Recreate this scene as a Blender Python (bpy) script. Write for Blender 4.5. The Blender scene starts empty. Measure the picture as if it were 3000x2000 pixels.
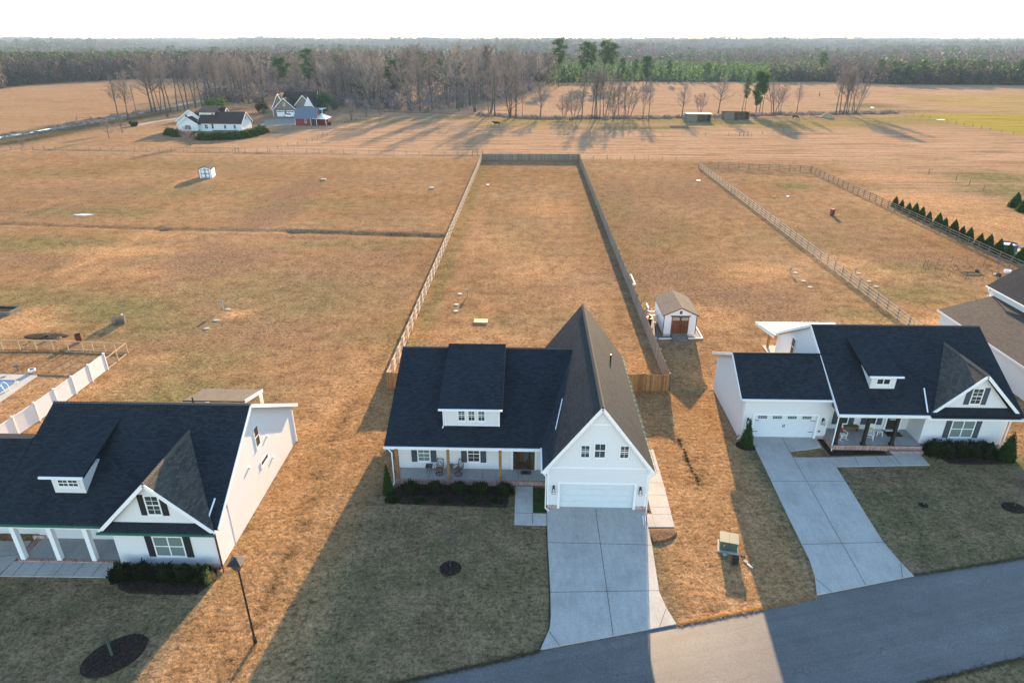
import bpy, math, random
import numpy as np
from mathutils import Vector, Matrix
R=math.radians
rnd=random.Random(7)
S=bpy.context.scene
COL=S.collection
# ---------------------------------------------------------------- camera, sky, sun, exposure
f_px=1900.0; PITCH=math.atan(883/f_px); YAW=math.atan(57/(f_px/math.cos(PITCH))); CAMH=29.0
cam=bpy.data.cameras.new("camera"); camo=bpy.data.objects.new("camera",cam); COL.objects.link(camo)
cam.sensor_width=36; cam.lens=36*f_px/3000; cam.clip_start=0.5; cam.clip_end=30000
camo.location=(0,0,CAMH); camo.rotation_euler=(R(90)-PITCH,0,YAW); S.camera=camo
SUN_EL=12.5; SUN_AZ=8.1          # azimuth from +Y towards +X
w=bpy.data.worlds.new("World"); S.world=w; w.use_nodes=True
nt=w.node_tree; sky=nt.nodes.new("ShaderNodeTexSky"); sky.sky_type='NISHITA'; sky.sun_disc=False
sky.sun_elevation=R(SUN_EL); sky.sun_rotation=R(SUN_AZ); sky.air_density=1.0; sky.dust_density=0.05; sky.ozone_density=1.0; sky.altitude=50
nt.links.new(sky.outputs[0],nt.nodes["Background"].inputs[0]); nt.nodes["Background"].inputs[1].default_value=0.11
sd=bpy.data.lights.new("sun",'SUN'); sd.energy=4.6; sd.angle=R(0.5); sd.color=(1.0,0.68,0.37)
so=bpy.data.objects.new("sun",sd); COL.objects.link(so); so.location=(40,280,60)
dirs=Vector((math.sin(R(SUN_AZ))*math.cos(R(SUN_EL)),math.cos(R(SUN_AZ))*math.cos(R(SUN_EL)),math.sin(R(SUN_EL))))
so.rotation_euler=dirs.to_track_quat('Z','Y').to_euler()
S.view_settings.view_transform='Standard'; S.view_settings.look='None'; S.view_settings.exposure=2.42; S.view_settings.gamma=1
S.render.engine='CYCLES'

# photograph pixel (3000x2000) -> point of the ground plane, for placing things where they stand
_F=Vector((-math.sin(YAW)*math.cos(PITCH),math.cos(YAW)*math.cos(PITCH),-math.sin(PITCH)))
_U=Vector((-math.sin(YAW)*math.sin(PITCH),math.cos(YAW)*math.sin(PITCH),math.cos(PITCH)))
_R=Vector((math.cos(YAW),math.sin(YAW),0))
def G(px,py,z=0.0):
    d=_F+_R*((px-1500)/f_px)-_U*((py-1000)/f_px); t=(z-CAMH)/d.z
    return (d.x*t,d.y*t)
def ZAT(px,py,Y):
    d=_F+_R*((px-1500)/f_px)-_U*((py-1000)/f_px); return CAMH+d.z*Y/d.y

# ---------------------------------------------------------------- materials
MATS={}
def nmat(name,rough=0.8,spec=0.3):
    m=bpy.data.materials.new(name); m.use_nodes=True; n=m.node_tree
    b=n.nodes["Principled BSDF"]; b.inputs["Roughness"].default_value=rough
    b.inputs["Specular IOR Level"].default_value=spec
    MATS[name]=m; return m,n,b
def N(n,t,**k):
    x=n.nodes.new(t)
    for a,v in k.items(): setattr(x,a,v)
    return x
def ramp(n,src,stops):
    r=N(n,"ShaderNodeValToRGB"); e=r.color_ramp.elements
    while len(e)<len(stops): e.new(0.5)
    for i,(p,c) in enumerate(stops):
        e[i].position=p; e[i].color=(*c,1) if len(c)==3 else c
    n.links.new(src,r.inputs[0]); return r.outputs[0]
def noise(n,vec,scale,detail=4,rough=0.55,dist=0.0):
    x=N(n,"ShaderNodeTexNoise"); x.inputs["Scale"].default_value=scale; x.inputs["Detail"].default_value=detail
    x.inputs["Roughness"].default_value=rough; x.inputs["Distortion"].default_value=dist
    if vec is not None: n.links.new(vec,x.inputs["Vector"])
    return x.outputs["Fac"]
def mapped(n,vec,sc=(1,1,1),rot=(0,0,0)):
    m=N(n,"ShaderNodeMapping"); m.inputs["Scale"].default_value=sc; m.inputs["Rotation"].default_value=rot
    n.links.new(vec,m.inputs["Vector"]); return m.outputs[0]
def mix(n,fac,a,b,mode='MIX'):
    x=N(n,"ShaderNodeMix",data_type='RGBA',blend_type=mode)
    if isinstance(fac,(int,float)): x.inputs[0].default_value=fac
    else: n.links.new(fac,x.inputs[0])
    for i,v in ((6,a),(7,b)):
        if isinstance(v,tuple): x.inputs[i].default_value=(*v,1)
        else: n.links.new(v,x.inputs[i])
    return x.outputs[2]
def math_(n,op,a,b=None,clamp=False):
    x=N(n,"ShaderNodeMath",operation=op,use_clamp=clamp)
    for i,v in ((0,a),(1,b)):
        if v is None: continue
        if isinstance(v,(int,float)): x.inputs[i].default_value=v
        else: n.links.new(v,x.inputs[i])
    return x.outputs[0]
def bump(n,b,h,strength=0.5,dist=0.02):
    x=N(n,"ShaderNodeBump"); x.inputs["Strength"].default_value=strength; x.inputs["Distance"].default_value=dist
    n.links.new(h,x.inputs["Height"]); n.links.new(x.outputs[0],b.inputs["Normal"]); return x
def objc(n): return N(n,"ShaderNodeTexCoord").outputs["Object"]
def plain(name,c,rough=0.7,spec=0.3,var=0.12,sc=6,bmp=0.0,metal=0.0):
    m,n,b=nmat(name,rough,spec); v=noise(n,objc(n),sc,5)
    lo=tuple(x*(1-var) for x in c); hi=tuple(min(1,x*(1+var)) for x in c)
    n.links.new(ramp(n,v,[(0.3,lo),(0.7,hi)]),b.inputs["Base Color"])
    b.inputs["Metallic"].default_value=metal
    if bmp: bump(n,b,noise(n,objc(n),sc*6,4),bmp,0.02)
    return m
def siding(name,c,horizontal=True,pitch=0.18,var=0.05,edge_k=0.30,bk=0.6):
    m,n,b=nmat(name,0.6,0.3); co=objc(n); sp=N(n,"ShaderNodeSeparateXYZ"); n.links.new(co,sp.inputs[0])
    if horizontal: s=sp.outputs["Z"]
    else: s=math_(n,'ADD',sp.outputs["X"],sp.outputs["Y"])
    fr=math_(n,'FRACT',math_(n,'DIVIDE',s,pitch))
    dirt=noise(n,co,0.9,5); fine=noise(n,mapped(n,co,(3,3,12)),1.5,4)
    base=mix(n,math_(n,'MULTIPLY',dirt,0.5),c,tuple(x*0.90 for x in c))
    base=mix(n,math_(n,'MULTIPLY',fine,0.25),base,tuple(x*0.85 for x in c))
    edge=math_(n,'LESS_THAN',fr,0.10)
    base=mix(n,math_(n,'MULTIPLY',edge,edge_k),base,tuple(x*0.5 for x in c))
    n.links.new(base,b.inputs["Base Color"])
    if horizontal: h=fr
    else: h=math_(n,'GREATER_THAN',fr,0.15)
    bump(n,b,h,bk,0.012); return m
def shingle(name,a,b2,mortar,bs=0.7):
    m,n,b=nmat(name,0.92,0.08); uv=N(n,"ShaderNodeUVMap").outputs[0]
    br=N(n,"ShaderNodeTexBrick"); br.offset=0.5; n.links.new(uv,br.inputs["Vector"])
    br.inputs["Scale"].default_value=1.0; br.inputs["Brick Width"].default_value=0.30; br.inputs["Row Height"].default_value=0.145
    br.inputs["Mortar Size"].default_value=0.011; br.inputs["Mortar Smooth"].default_value=0.3; br.inputs["Bias"].default_value=0.0
    br.inputs["Color1"].default_value=(*a,1); br.inputs["Color2"].default_value=(*b2,1); br.inputs["Mortar"].default_value=(*mortar,1)
    v=noise(n,uv,0.35,5); g=noise(n,uv,30,2)
    c=mix(n,math_(n,'MULTIPLY',v,0.5),br.outputs["Color"],tuple(x*1.5 for x in b2))
    c=mix(n,0.55,c,ramp(n,g,[(0.3,(0.35,)*3),(0.7,(1.5,)*3)]),'MULTIPLY')
    n.links.new(c,b.inputs["Base Color"])
    sp=N(n,"ShaderNodeSeparateXYZ"); n.links.new(uv,sp.inputs[0])
    fr=math_(n,'FRACT',math_(n,'DIVIDE',sp.outputs["Y"],0.145))
    h=math_(n,'SUBTRACT',math_(n,'MULTIPLY',math_(n,'SUBTRACT',1.0,fr),0.8),math_(n,'MULTIPLY',br.outputs["Fac"],0.8))
    h=math_(n,'ADD',h,math_(n,'MULTIPLY',g,0.5))
    bump(n,b,h,bs,0.02); return m
siding("siding",(0.66,0.67,0.70),True,0.18,0.05,0.42,0.7); siding("batten",(0.66,0.67,0.70),False,0.22,0.05,0.13,0.25)
siding("barn_red",(0.20,0.030,0.030),False,0.30); siding("fence_vinyl",(0.66,0.65,0.67),False,0.15)
plain("trim_white",(0.72,0.73,0.75),0.5,0.4,0.04)
plain("door_white",(0.56,0.60,0.65),0.45,0.4,0.03,2)
shingle("shingle_dark",(0.008,0.012,0.018),(0.021,0.028,0.037),(0.003,0.005,0.007),0.3)
shingle("shingle_brown",(0.080,0.073,0.068),(0.118,0.108,0.100),(0.035,0.030,0.028))
shingle("shingle_charcoal",(0.009,0.014,0.021),(0.026,0.034,0.045),(0.005,0.006,0.007),0.18)
shingle("shingle_sunlit",(0.026,0.028,0.030),(0.075,0.075,0.070),(0.010,0.010,0.011),0.3)  # lighter copy of the dark roof shingles, sunlit tan painted in
shingle("shingle_rust",(0.075,0.045,0.035),(0.16,0.10,0.075),(0.03,0.02,0.018))
shingle("shingle_taupe",(0.050,0.045,0.043),(0.082,0.075,0.070),(0.02,0.018,0.017))
shingle("shingle_farm",(0.030,0.025,0.024),(0.055,0.046,0.042),(0.012,0.011,0.011))
plain("shutter_slate",(0.050,0.060,0.085),0.6,0.3,0.08); plain("shutter_black",(0.016,0.017,0.021),0.6,0.3,0.1)
plain("cedar",(0.25,0.125,0.052),0.7,0.25,0.25,3); plain("post_dark",(0.020,0.016,0.013),0.7,0.25,0.2,3)
plain("black_metal",(0.012,0.013,0.014),0.45,0.4,0.1); plain("gutter_green",(0.03,0.12,0.085),0.85,0.1,0.2)
plain("brown_trim",(0.10,0.045,0.025),0.6,0.3,0.1); plain("copper_pipe",(0.05,0.022,0.020),0.5,0.3,0.2)
plain("fabric_tan",(0.16,0.12,0.09),0.9,0.1,0.1,20); plain("blue_metal",(0.13,0.155,0.20),0.35,0.5,0.08,3,0,0.3)
plain("metal_white",(0.60,0.60,0.58),0.5,0.3,0.06,3,0,0.2); plain("lid_grey",(0.30,0.29,0.26),0.8,0.2,0.15,8)
plain("utility_green",(0.055,0.095,0.075),0.45,0.45,0.08,4); plain("utility_lid",(0.085,0.115,0.098),0.55,0.45,0.05,4); plain("rust",(0.10,0.035,0.022),0.85,0.2,0.4,5)
plain("bark_far",(0.085,0.077,0.073),0.9,0.1,0.35,1.2); plain("bark_pine",(0.12,0.075,0.05),0.9,0.1,0.35,1.5)
plain("ink",(0.02,0.02,0.022),0.5,0.3,0.1); plain("hide",(0.016,0.013,0.012),0.7,0.2,0.2)
plain("hay",(0.30,0.22,0.13),0.95,0.05,0.3,5,0.6); plain("old_wood",(0.15,0.135,0.115),0.85,0.15,0.35,4)
plain("rail_wood",(0.50,0.42,0.33),0.85,0.15,0.25,4); plain("pine_wood",(0.42,0.30,0.17),0.75,0.2,0.2,5); plain("yellow_wood",(0.55,0.44,0.22),0.7,0.2,0.12,5)
plain("red_paint",(0.22,0.04,0.04),0.5,0.4,0.1); plain("car_white",(0.75,0.76,0.78),0.25,0.6,0.03)
plain("rubber",(0.015,0.015,0.016),0.8,0.2,0.1); plain("lattice",(0.72,0.71,0.70),0.6,0.3,0.05)
plain("foliage_olive",(0.10,0.12,0.035),0.9,0.1,0.4,6); plain("sealant",(0.75,0.76,0.80),0.6,0.3,0.05)
plain("cushion_floral",(0.42,0.36,0.28),0.9,0.1,0.6,40); plain("cushion_red",(0.22,0.04,0.04),0.9,0.1,0.5,40)
def leafmat(name,c1,c2,c3,trans=0.25,sc=0.8):
    m,n,b=nmat(name,0.75,0.15); g=N(n,"ShaderNodeNewGeometry"); oi=N(n,"ShaderNodeObjectInfo")
    v=noise(n,g.outputs["Position"],sc,4)
    r=math_(n,'ADD',math_(n,'MULTIPLY',g.outputs["Random Per Island"],0.55),math_(n,'MULTIPLY',v,0.45))
    c=ramp(n,r,[(0.15,c1),(0.5,c2),(0.9,c3)])
    c=mix(n,math_(n,'MULTIPLY',oi.outputs["Random"],0.5),c,tuple(x*0.6 for x in c2))
    n.links.new(c,b.inputs["Base Color"])
    if trans:
        t=N(n,"ShaderNodeBsdfTranslucent"); n.links.new(c,t.inputs[0]); ms=N(n,"ShaderNodeMixShader"); ms.inputs[0].default_value=trans
        n.links.new(b.outputs[0],ms.inputs[1]); n.links.new(t.outputs[0],ms.inputs[2]); n.links.new(ms.outputs[0],n.nodes["Material Output"].inputs[0])
    return m
leafmat("leaf_dark",(0.008,0.014,0.006),(0.022,0.034,0.012),(0.05,0.07,0.022),0.2,3)
leafmat("leaf_cone",(0.015,0.040,0.010),(0.035,0.085,0.020),(0.07,0.14,0.035),0.3,3)
leafmat("leaf_yellow",(0.10,0.11,0.02),(0.30,0.30,0.10),(0.55,0.52,0.22),0.3,5)
leafmat("needle_pine",(0.018,0.045,0.018),(0.045,0.105,0.040),(0.10,0.18,0.07),0.35,0.3)
leafmat("needle_far",(0.018,0.040,0.020),(0.035,0.075,0.032),(0.07,0.125,0.05),0.3,0.05)
leafmat("needle_young",(0.060,0.120,0.048),(0.104,0.188,0.080),(0.160,0.255,0.112),0.4,0.05)
leafmat("twig_pale",(0.20,0.185,0.175),(0.32,0.295,0.275),(0.45,0.42,0.38),0.15,0.3)
leafmat("twig_far",(0.045,0.041,0.044),(0.075,0.068,0.072),(0.12,0.108,0.110),0.25,0.03)
leafmat("twig",(0.12,0.105,0.105),(0.20,0.178,0.178),(0.31,0.275,0.265),0.15,0.3)
leafmat("hedge",(0.010,0.035,0.006),(0.03,0.075,0.014),(0.07,0.14,0.03),0.25,2)
leafmat("hedge_pale",(0.06,0.10,0.03),(0.12,0.17,0.06),(0.2,0.25,0.09),0.3,1)
def brickmat(name,a,b2,mo,w_=0.215,h_=0.075,rot=False,scl=1.0):
    m,n,b=nmat(name,0.85,0.2); co=objc(n)
    sp=N(n,"ShaderNodeSeparateXYZ"); n.links.new(co,sp.inputs[0]); cb=N(n,"ShaderNodeCombineXYZ")
    n.links.new(math_(n,'ADD',sp.outputs["X"],sp.outputs["Y"]),cb.inputs[0]); n.links.new(sp.outputs["Z"],cb.inputs[1])
    br=N(n,"ShaderNodeTexBrick"); n.links.new(cb.outputs[0],br.inputs["Vector"]); br.inputs["Scale"].default_value=scl
    br.inputs["Brick Width"].default_value=w_; br.inputs["Row Height"].default_value=h_; br.inputs["Mortar Size"].default_value=0.010
    br.inputs["Color1"].default_value=(*a,1); br.inputs["Color2"].default_value=(*b2,1); br.inputs["Mortar"].default_value=(*mo,1)
    c=mix(n,0.6,br.outputs["Color"],ramp(n,noise(n,co,9,3),[(0.3,(0.55,)*3),(0.7,(1.4,)*3)]),'MULTIPLY')
    n.links.new(c,b.inputs["Base Color"]); bump(n,b,br.outputs["Fac"],-0.5,0.01); return m
brickmat("brick",(0.26,0.13,0.10),(0.48,0.40,0.36),(0.42,0.38,0.36))
brickmat("brick_edge",(0.20,0.085,0.065),(0.33,0.20,0.17),(0.50,0.46,0.44),0.105,0.4)
brickmat("brick_tan",(0.13,0.11,0.095),(0.19,0.165,0.14),(0.22,0.2,0.18),0.4,0.15)
def woodplanks(name,c,pitch=0.14,axis='XY',dark=0.45,grey=0.0):
    m,n,b=nmat(name,0.85,0.15); co=objc(n); sp=N(n,"ShaderNodeSeparateXYZ"); n.links.new(co,sp.inputs[0])
    s=math_(n,'ADD',sp.outputs["X"],sp.outputs["Y"]); q=math_(n,'DIVIDE',s,pitch)
    fl=math_(n,'FLOOR',q); fr=math_(n,'FRACT',q)
    wn=N(n,"ShaderNodeTexWhiteNoise",noise_dimensions='1D'); n.links.new(fl,wn.inputs["W"])
    base=ramp(n,wn.outputs[0],[(0.0,tuple(x*0.65 for x in c)),(0.5,c),(1.0,tuple(min(1,x*1.35) for x in c))])
    g=noise(n,mapped(n,co,(9,9,1.2)),2,4)
    base=mix(n,0.7,base,ramp(n,g,[(0.3,(0.6,)*3),(0.7,(1.3,)*3)]),'MULTIPLY')
    base=mix(n,math_(n,'MULTIPLY',math_(n,'LESS_THAN',fr,0.09),0.8),base,tuple(x*0.2 for x in c))
    n.links.new(base,b.inputs["Base Color"]); bump(n,b,fr,0.3,0.01); return m
woodplanks("fence_wood_sunlit",(0.46,0.34,0.24)); woodplanks("fence_wood_shaded",(0.23,0.185,0.155))  # one fence wood: paler copy for the sunlit run, darker for shaded runs
woodplanks("gate_wood",(0.33,0.17,0.07)); woodplanks("door_wood",(0.17,0.065,0.030),0.12); woodplanks("entry_wood",(0.075,0.040,0.020),0.3)
# glass seen from outside: dark, glossy
m,n,b=nmat("glass",0.06,0.8); n.links.new(ramp(n,noise(n,objc(n),1.2,2),[(0.35,(0.018,0.026,0.026)),(0.65,(0.05,0.066,0.064))]),b.inputs["Base Color"])
m,n,b=nmat("glass_blind",0.15,0.6)
sp=N(n,"ShaderNodeSeparateXYZ"); n.links.new(objc(n),sp.inputs[0]); fr=math_(n,'FRACT',math_(n,'DIVIDE',sp.outputs["Z"],0.09))
n.links.new(mix(n,math_(n,'LESS_THAN',fr,0.3),(0.17,0.22,0.22),(0.09,0.12,0.12)),b.inputs["Base Color"])
# concrete, asphalt, mulch
def concrete(name,c,stain=0.18):
    m,n,b=nmat(name,0.85,0.25); co=objc(n)
    v=noise(n,co,0.45,6,0.6); v2=noise(n,mapped(n,co,(3.5,0.9,1)),1.0,6,0.65); g=noise(n,co,11,3,0.8)
    cc=ramp(n,v,[(0.28,tuple(x*(1-stain) for x in c)),(0.5,c),(0.75,tuple(x*1.08 for x in c))])
    cc=mix(n,0.5,cc,ramp(n,v2,[(0.3,(0.78,)*3),(0.7,(1.12,)*3)]),'MULTIPLY'); cc=mix(n,0.5,cc,ramp(n,g,[(0.34,(0.72,)*3),(0.66,(1.25,)*3)]),'MULTIPLY'); blot=noise(n,co,1.0,4,0.7); cc=mix(n,ramp(n,blot,[(0.62,(0,0,0)),(0.70,(0.35,)*3)]),cc,tuple(x*0.5 for x in c))
    n.links.new(cc,b.inputs["Base Color"]); bump(n,b,g,0.25,0.01); return m
concrete("concrete",(0.36,0.355,0.34)); concrete("porch_slab",(0.31,0.31,0.31),0.10); concrete("path_pale",(0.36,0.35,0.33))
m,n,b=nmat("asphalt",0.52,0.7); co=objc(n)
v=noise(n,co,0.22,6,0.65); g=noise(n,co,9,4,0.85); st=noise(n,mapped(n,mapped(n,co,(1,1,1),(0,0,R(-14.5))),(0.05,1.5,1)),1.0,5,0.6); blot=noise(n,co,1.1,5,0.7)
cc=ramp(n,v,[(0.3,(0.043,0.045,0.049)),(0.7,(0.073,0.074,0.077))]); cc=mix(n,0.8,cc,ramp(n,g,[(0.36,(0.55,)*3),(0.52,(1.0,)*3),(0.66,(1.7,)*3)]),'MULTIPLY')
cc=mix(n,0.8,cc,ramp(n,st,[(0.34,(0.72,)*3),(0.5,(1.0,)*3),(0.68,(1.28,)*3)]),'MULTIPLY'); cc=mix(n,0.6,cc,ramp(n,blot,[(0.34,(0.74,)*3),(0.6,(1.1,)*3)]),'MULTIPLY')
vo=N(n,"ShaderNodeTexVoronoi",feature='DISTANCE_TO_EDGE'); vo.inputs["Scale"].default_value=0.16
wv=N(n,"ShaderNodeVectorMath",operation='ADD'); n.links.new(co,wv.inputs[0]); nz=N(n,"ShaderNodeTexNoise"); nz.inputs["Scale"].default_value=0.7; n.links.new(co,nz.inputs["Vector"]); sc_=N(n,"ShaderNodeVectorMath",operation='SCALE'); sc_.inputs["Scale"].default_value=2.2; n.links.new(nz.outputs["Color"],sc_.inputs[0]); n.links.new(sc_.outputs[0],wv.inputs[1]); n.links.new(wv.outputs[0],vo.inputs["Vector"])
crk=math_(n,'MULTIPLY',math_(n,'LESS_THAN',vo.outputs["Distance"],0.0065),math_(n,'GREATER_THAN',blot,0.50)); cc=mix(n,math_(n,'MULTIPLY',crk,0.55),cc,(0.018,0.018,0.019))
n.links.new(cc,b.inputs["Base Color"]); bump(n,b,g,0.5,0.012)
m,n,b=nmat("mulch",0.95,0.1); co=objc(n)
g=noise(n,co,8,5,0.85); n.links.new(ramp(n,g,[(0.36,(0.006,0.004,0.004)),(0.52,(0.026,0.018,0.015)),(0.68,(0.09,0.062,0.048))]),b.inputs["Base Color"]); bump(n,b,g,1.0,0.06)
m,n,b=nmat("mulch_straw",0.95,0.1); co=objc(n)
g=noise(n,co,9,4,0.7,1.5); n.links.new(ramp(n,g,[(0.3,(0.03,0.02,0.014)),(0.5,(0.13,0.075,0.045)),(0.8,(0.30,0.19,0.11))]),b.inputs["Base Color"]); bump(n,b,g,1.0,0.08)
m,n,b=nmat("gravel",0.9,0.2); co=objc(n); g=noise(n,co,6,4)
n.links.new(ramp(n,g,[(0.3,(0.14,0.125,0.115)),(0.7,(0.23,0.21,0.19))]),b.inputs["Base Color"])
m,n,b=nmat("puddle_water",0.03,0.6); b.inputs["Base Color"].default_value=(0.25,0.26,0.27,1)
m,n,b=nmat("pool_water",0.05,0.6); b.inputs["Base Color"].default_value=(0.045,0.10,0.17,1); bump(n,b,noise(n,objc(n),4,3),0.2,0.02)
# ground: dormant grass. Attributes (painted per vertex) say where it is greener, barer or painted sunlit, golden or wooded
m,n,b=nmat("dormant_grass",1.0,0.0); co=objc(n)
def att(nm): return N(n,"ShaderNodeAttribute",attribute_name=nm).outputs["Fac"]
big=noise(n,co,0.035,5,0.6); mid=noise(n,co,0.13,8,0.68); mid2=noise(n,co,0.5,8,0.74); clump=noise(n,mapped(n,co,(1.0,1.25,1)),2.6,6,0.78,0.5); fine=noise(n,co,6.5,5,0.85)
streak=noise(n,mapped(n,co,(0.035,0.62,1)),1.0,8,0.72)
straw=ramp(n,big,[(0.3,(0.196,0.120,0.059)),(0.5,(0.267,0.173,0.095)),(0.72,(0.332,0.227,0.137))])
rust=ramp(n,mid,[(0.35,(0.216,0.117,0.052)),(0.65,(0.311,0.184,0.091))])
straw=mix(n,ramp(n,mid,[(0.42,(0,0,0)),(0.72,(0.75,)*3)]),straw,rust)
brown=ramp(n,mid2,[(0.3,(0.096,0.055,0.030)),(0.7,(0.167,0.096,0.053))])
straw=mix(n,ramp(n,mid2,[(0.36,(0.5,)*3),(0.62,(0,0,0))]),straw,brown)
pink=ramp(n,streak,[(0.25,(0.180,0.103,0.059)),(0.48,(0.315,0.204,0.127)),(0.75,(0.419,0.285,0.187))])
c=mix(n,att("stubble"),straw,pink)
olive=ramp(n,mid2,[(0.3,(0.105,0.095,0.042)),(0.7,(0.190,0.165,0.078))])
gsum=math_(n,'MULTIPLY',att("green"),math_(n,'ADD',0.6,math_(n,'MULTIPLY',ramp(n,noise(n,co,0.7,5,0.7),[(0.35,(0,0,0)),(0.65,(1,1,1))]),0.75)),True)
bsum=math_(n,'MULTIPLY',att('brown'),math_(n,'ADD',0.45,math_(n,'MULTIPLY',mid2,0.9)),True); c=mix(n,bsum,c,ramp(n,clump,[(0.35,(0.130,0.082,0.052)),(0.65,(0.235,0.150,0.098))])); c=mix(n,gsum,c,olive)
c=mix(n,math_(n,'MULTIPLY',ramp(n,mid,[(0.30,(0.6,)*3),(0.46,(0,0,0))]),0.9),c,olive)
gold=ramp(n,streak,[(0.3,(0.215,0.169,0.033)),(0.7,(0.323,0.261,0.064))]); c=mix(n,att("gold"),c,gold)
lawn=ramp(n,mid2,[(0.3,(0.124,0.095,0.058)),(0.7,(0.197,0.144,0.089))]); lawn=mix(n,ramp(n,mid,[(0.46,(0.0,)*3),(0.64,(0.65,)*3)]),lawn,(0.076,0.101,0.045)); c=mix(n,att("lawn"),c,lawn)
bare=ramp(n,mid2,[(0.3,(0.334,0.187,0.089)),(0.7,(0.440,0.271,0.145))]); bf=math_(n,'MULTIPLY',att("bare"),math_(n,'ADD',0.3,math_(n,'MULTIPLY',ramp(n,clump,[(0.35,(0,0,0)),(0.6,(1,1,1))]),0.8)),True); c=mix(n,bf,c,bare)
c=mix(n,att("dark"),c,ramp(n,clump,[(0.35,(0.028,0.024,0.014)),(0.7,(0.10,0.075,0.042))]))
c=mix(n,att("wood"),c,ramp(n,noise(n,co,0.3,4),[(0.3,(0.035,0.030,0.028)),(0.7,(0.075,0.062,0.055))]))
tex=ramp(n,clump,[(0.34,(0.34,)*3),(0.47,(0.92,)*3),(0.62,(1.32,)*3)]); c=mix(n,0.92,c,tex,'MULTIPLY'); c=mix(n,0.35,c,ramp(n,mid2,[(0.38,(0.62,)*3),(0.5,(1.0,)*3),(0.62,(1.22,)*3)]),'MULTIPLY'); c=mix(n,math_(n,'MULTIPLY',att('stubble'),0.8),c,mix(n,1.0,c,ramp(n,streak,[(0.38,(0.62,)*3),(0.47,(0.96,)*3),(0.62,(1.1,)*3)]),'MULTIPLY'))
c=mix(n,0.9,c,ramp(n,fine,[(0.36,(0.42,)*3),(0.5,(1.0,)*3),(0.64,(1.45,)*3)]),'MULTIPLY')
n.links.new(c,b.inputs["Base Color"])
h=math_(n,'ADD',math_(n,'MULTIPLY',clump,1.0),math_(n,'MULTIPLY',fine,0.35)); h=math_(n,'ADD',h,math_(n,'MULTIPLY',streak,0.8))
bump(n,b,h,0.8,0.13)

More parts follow.
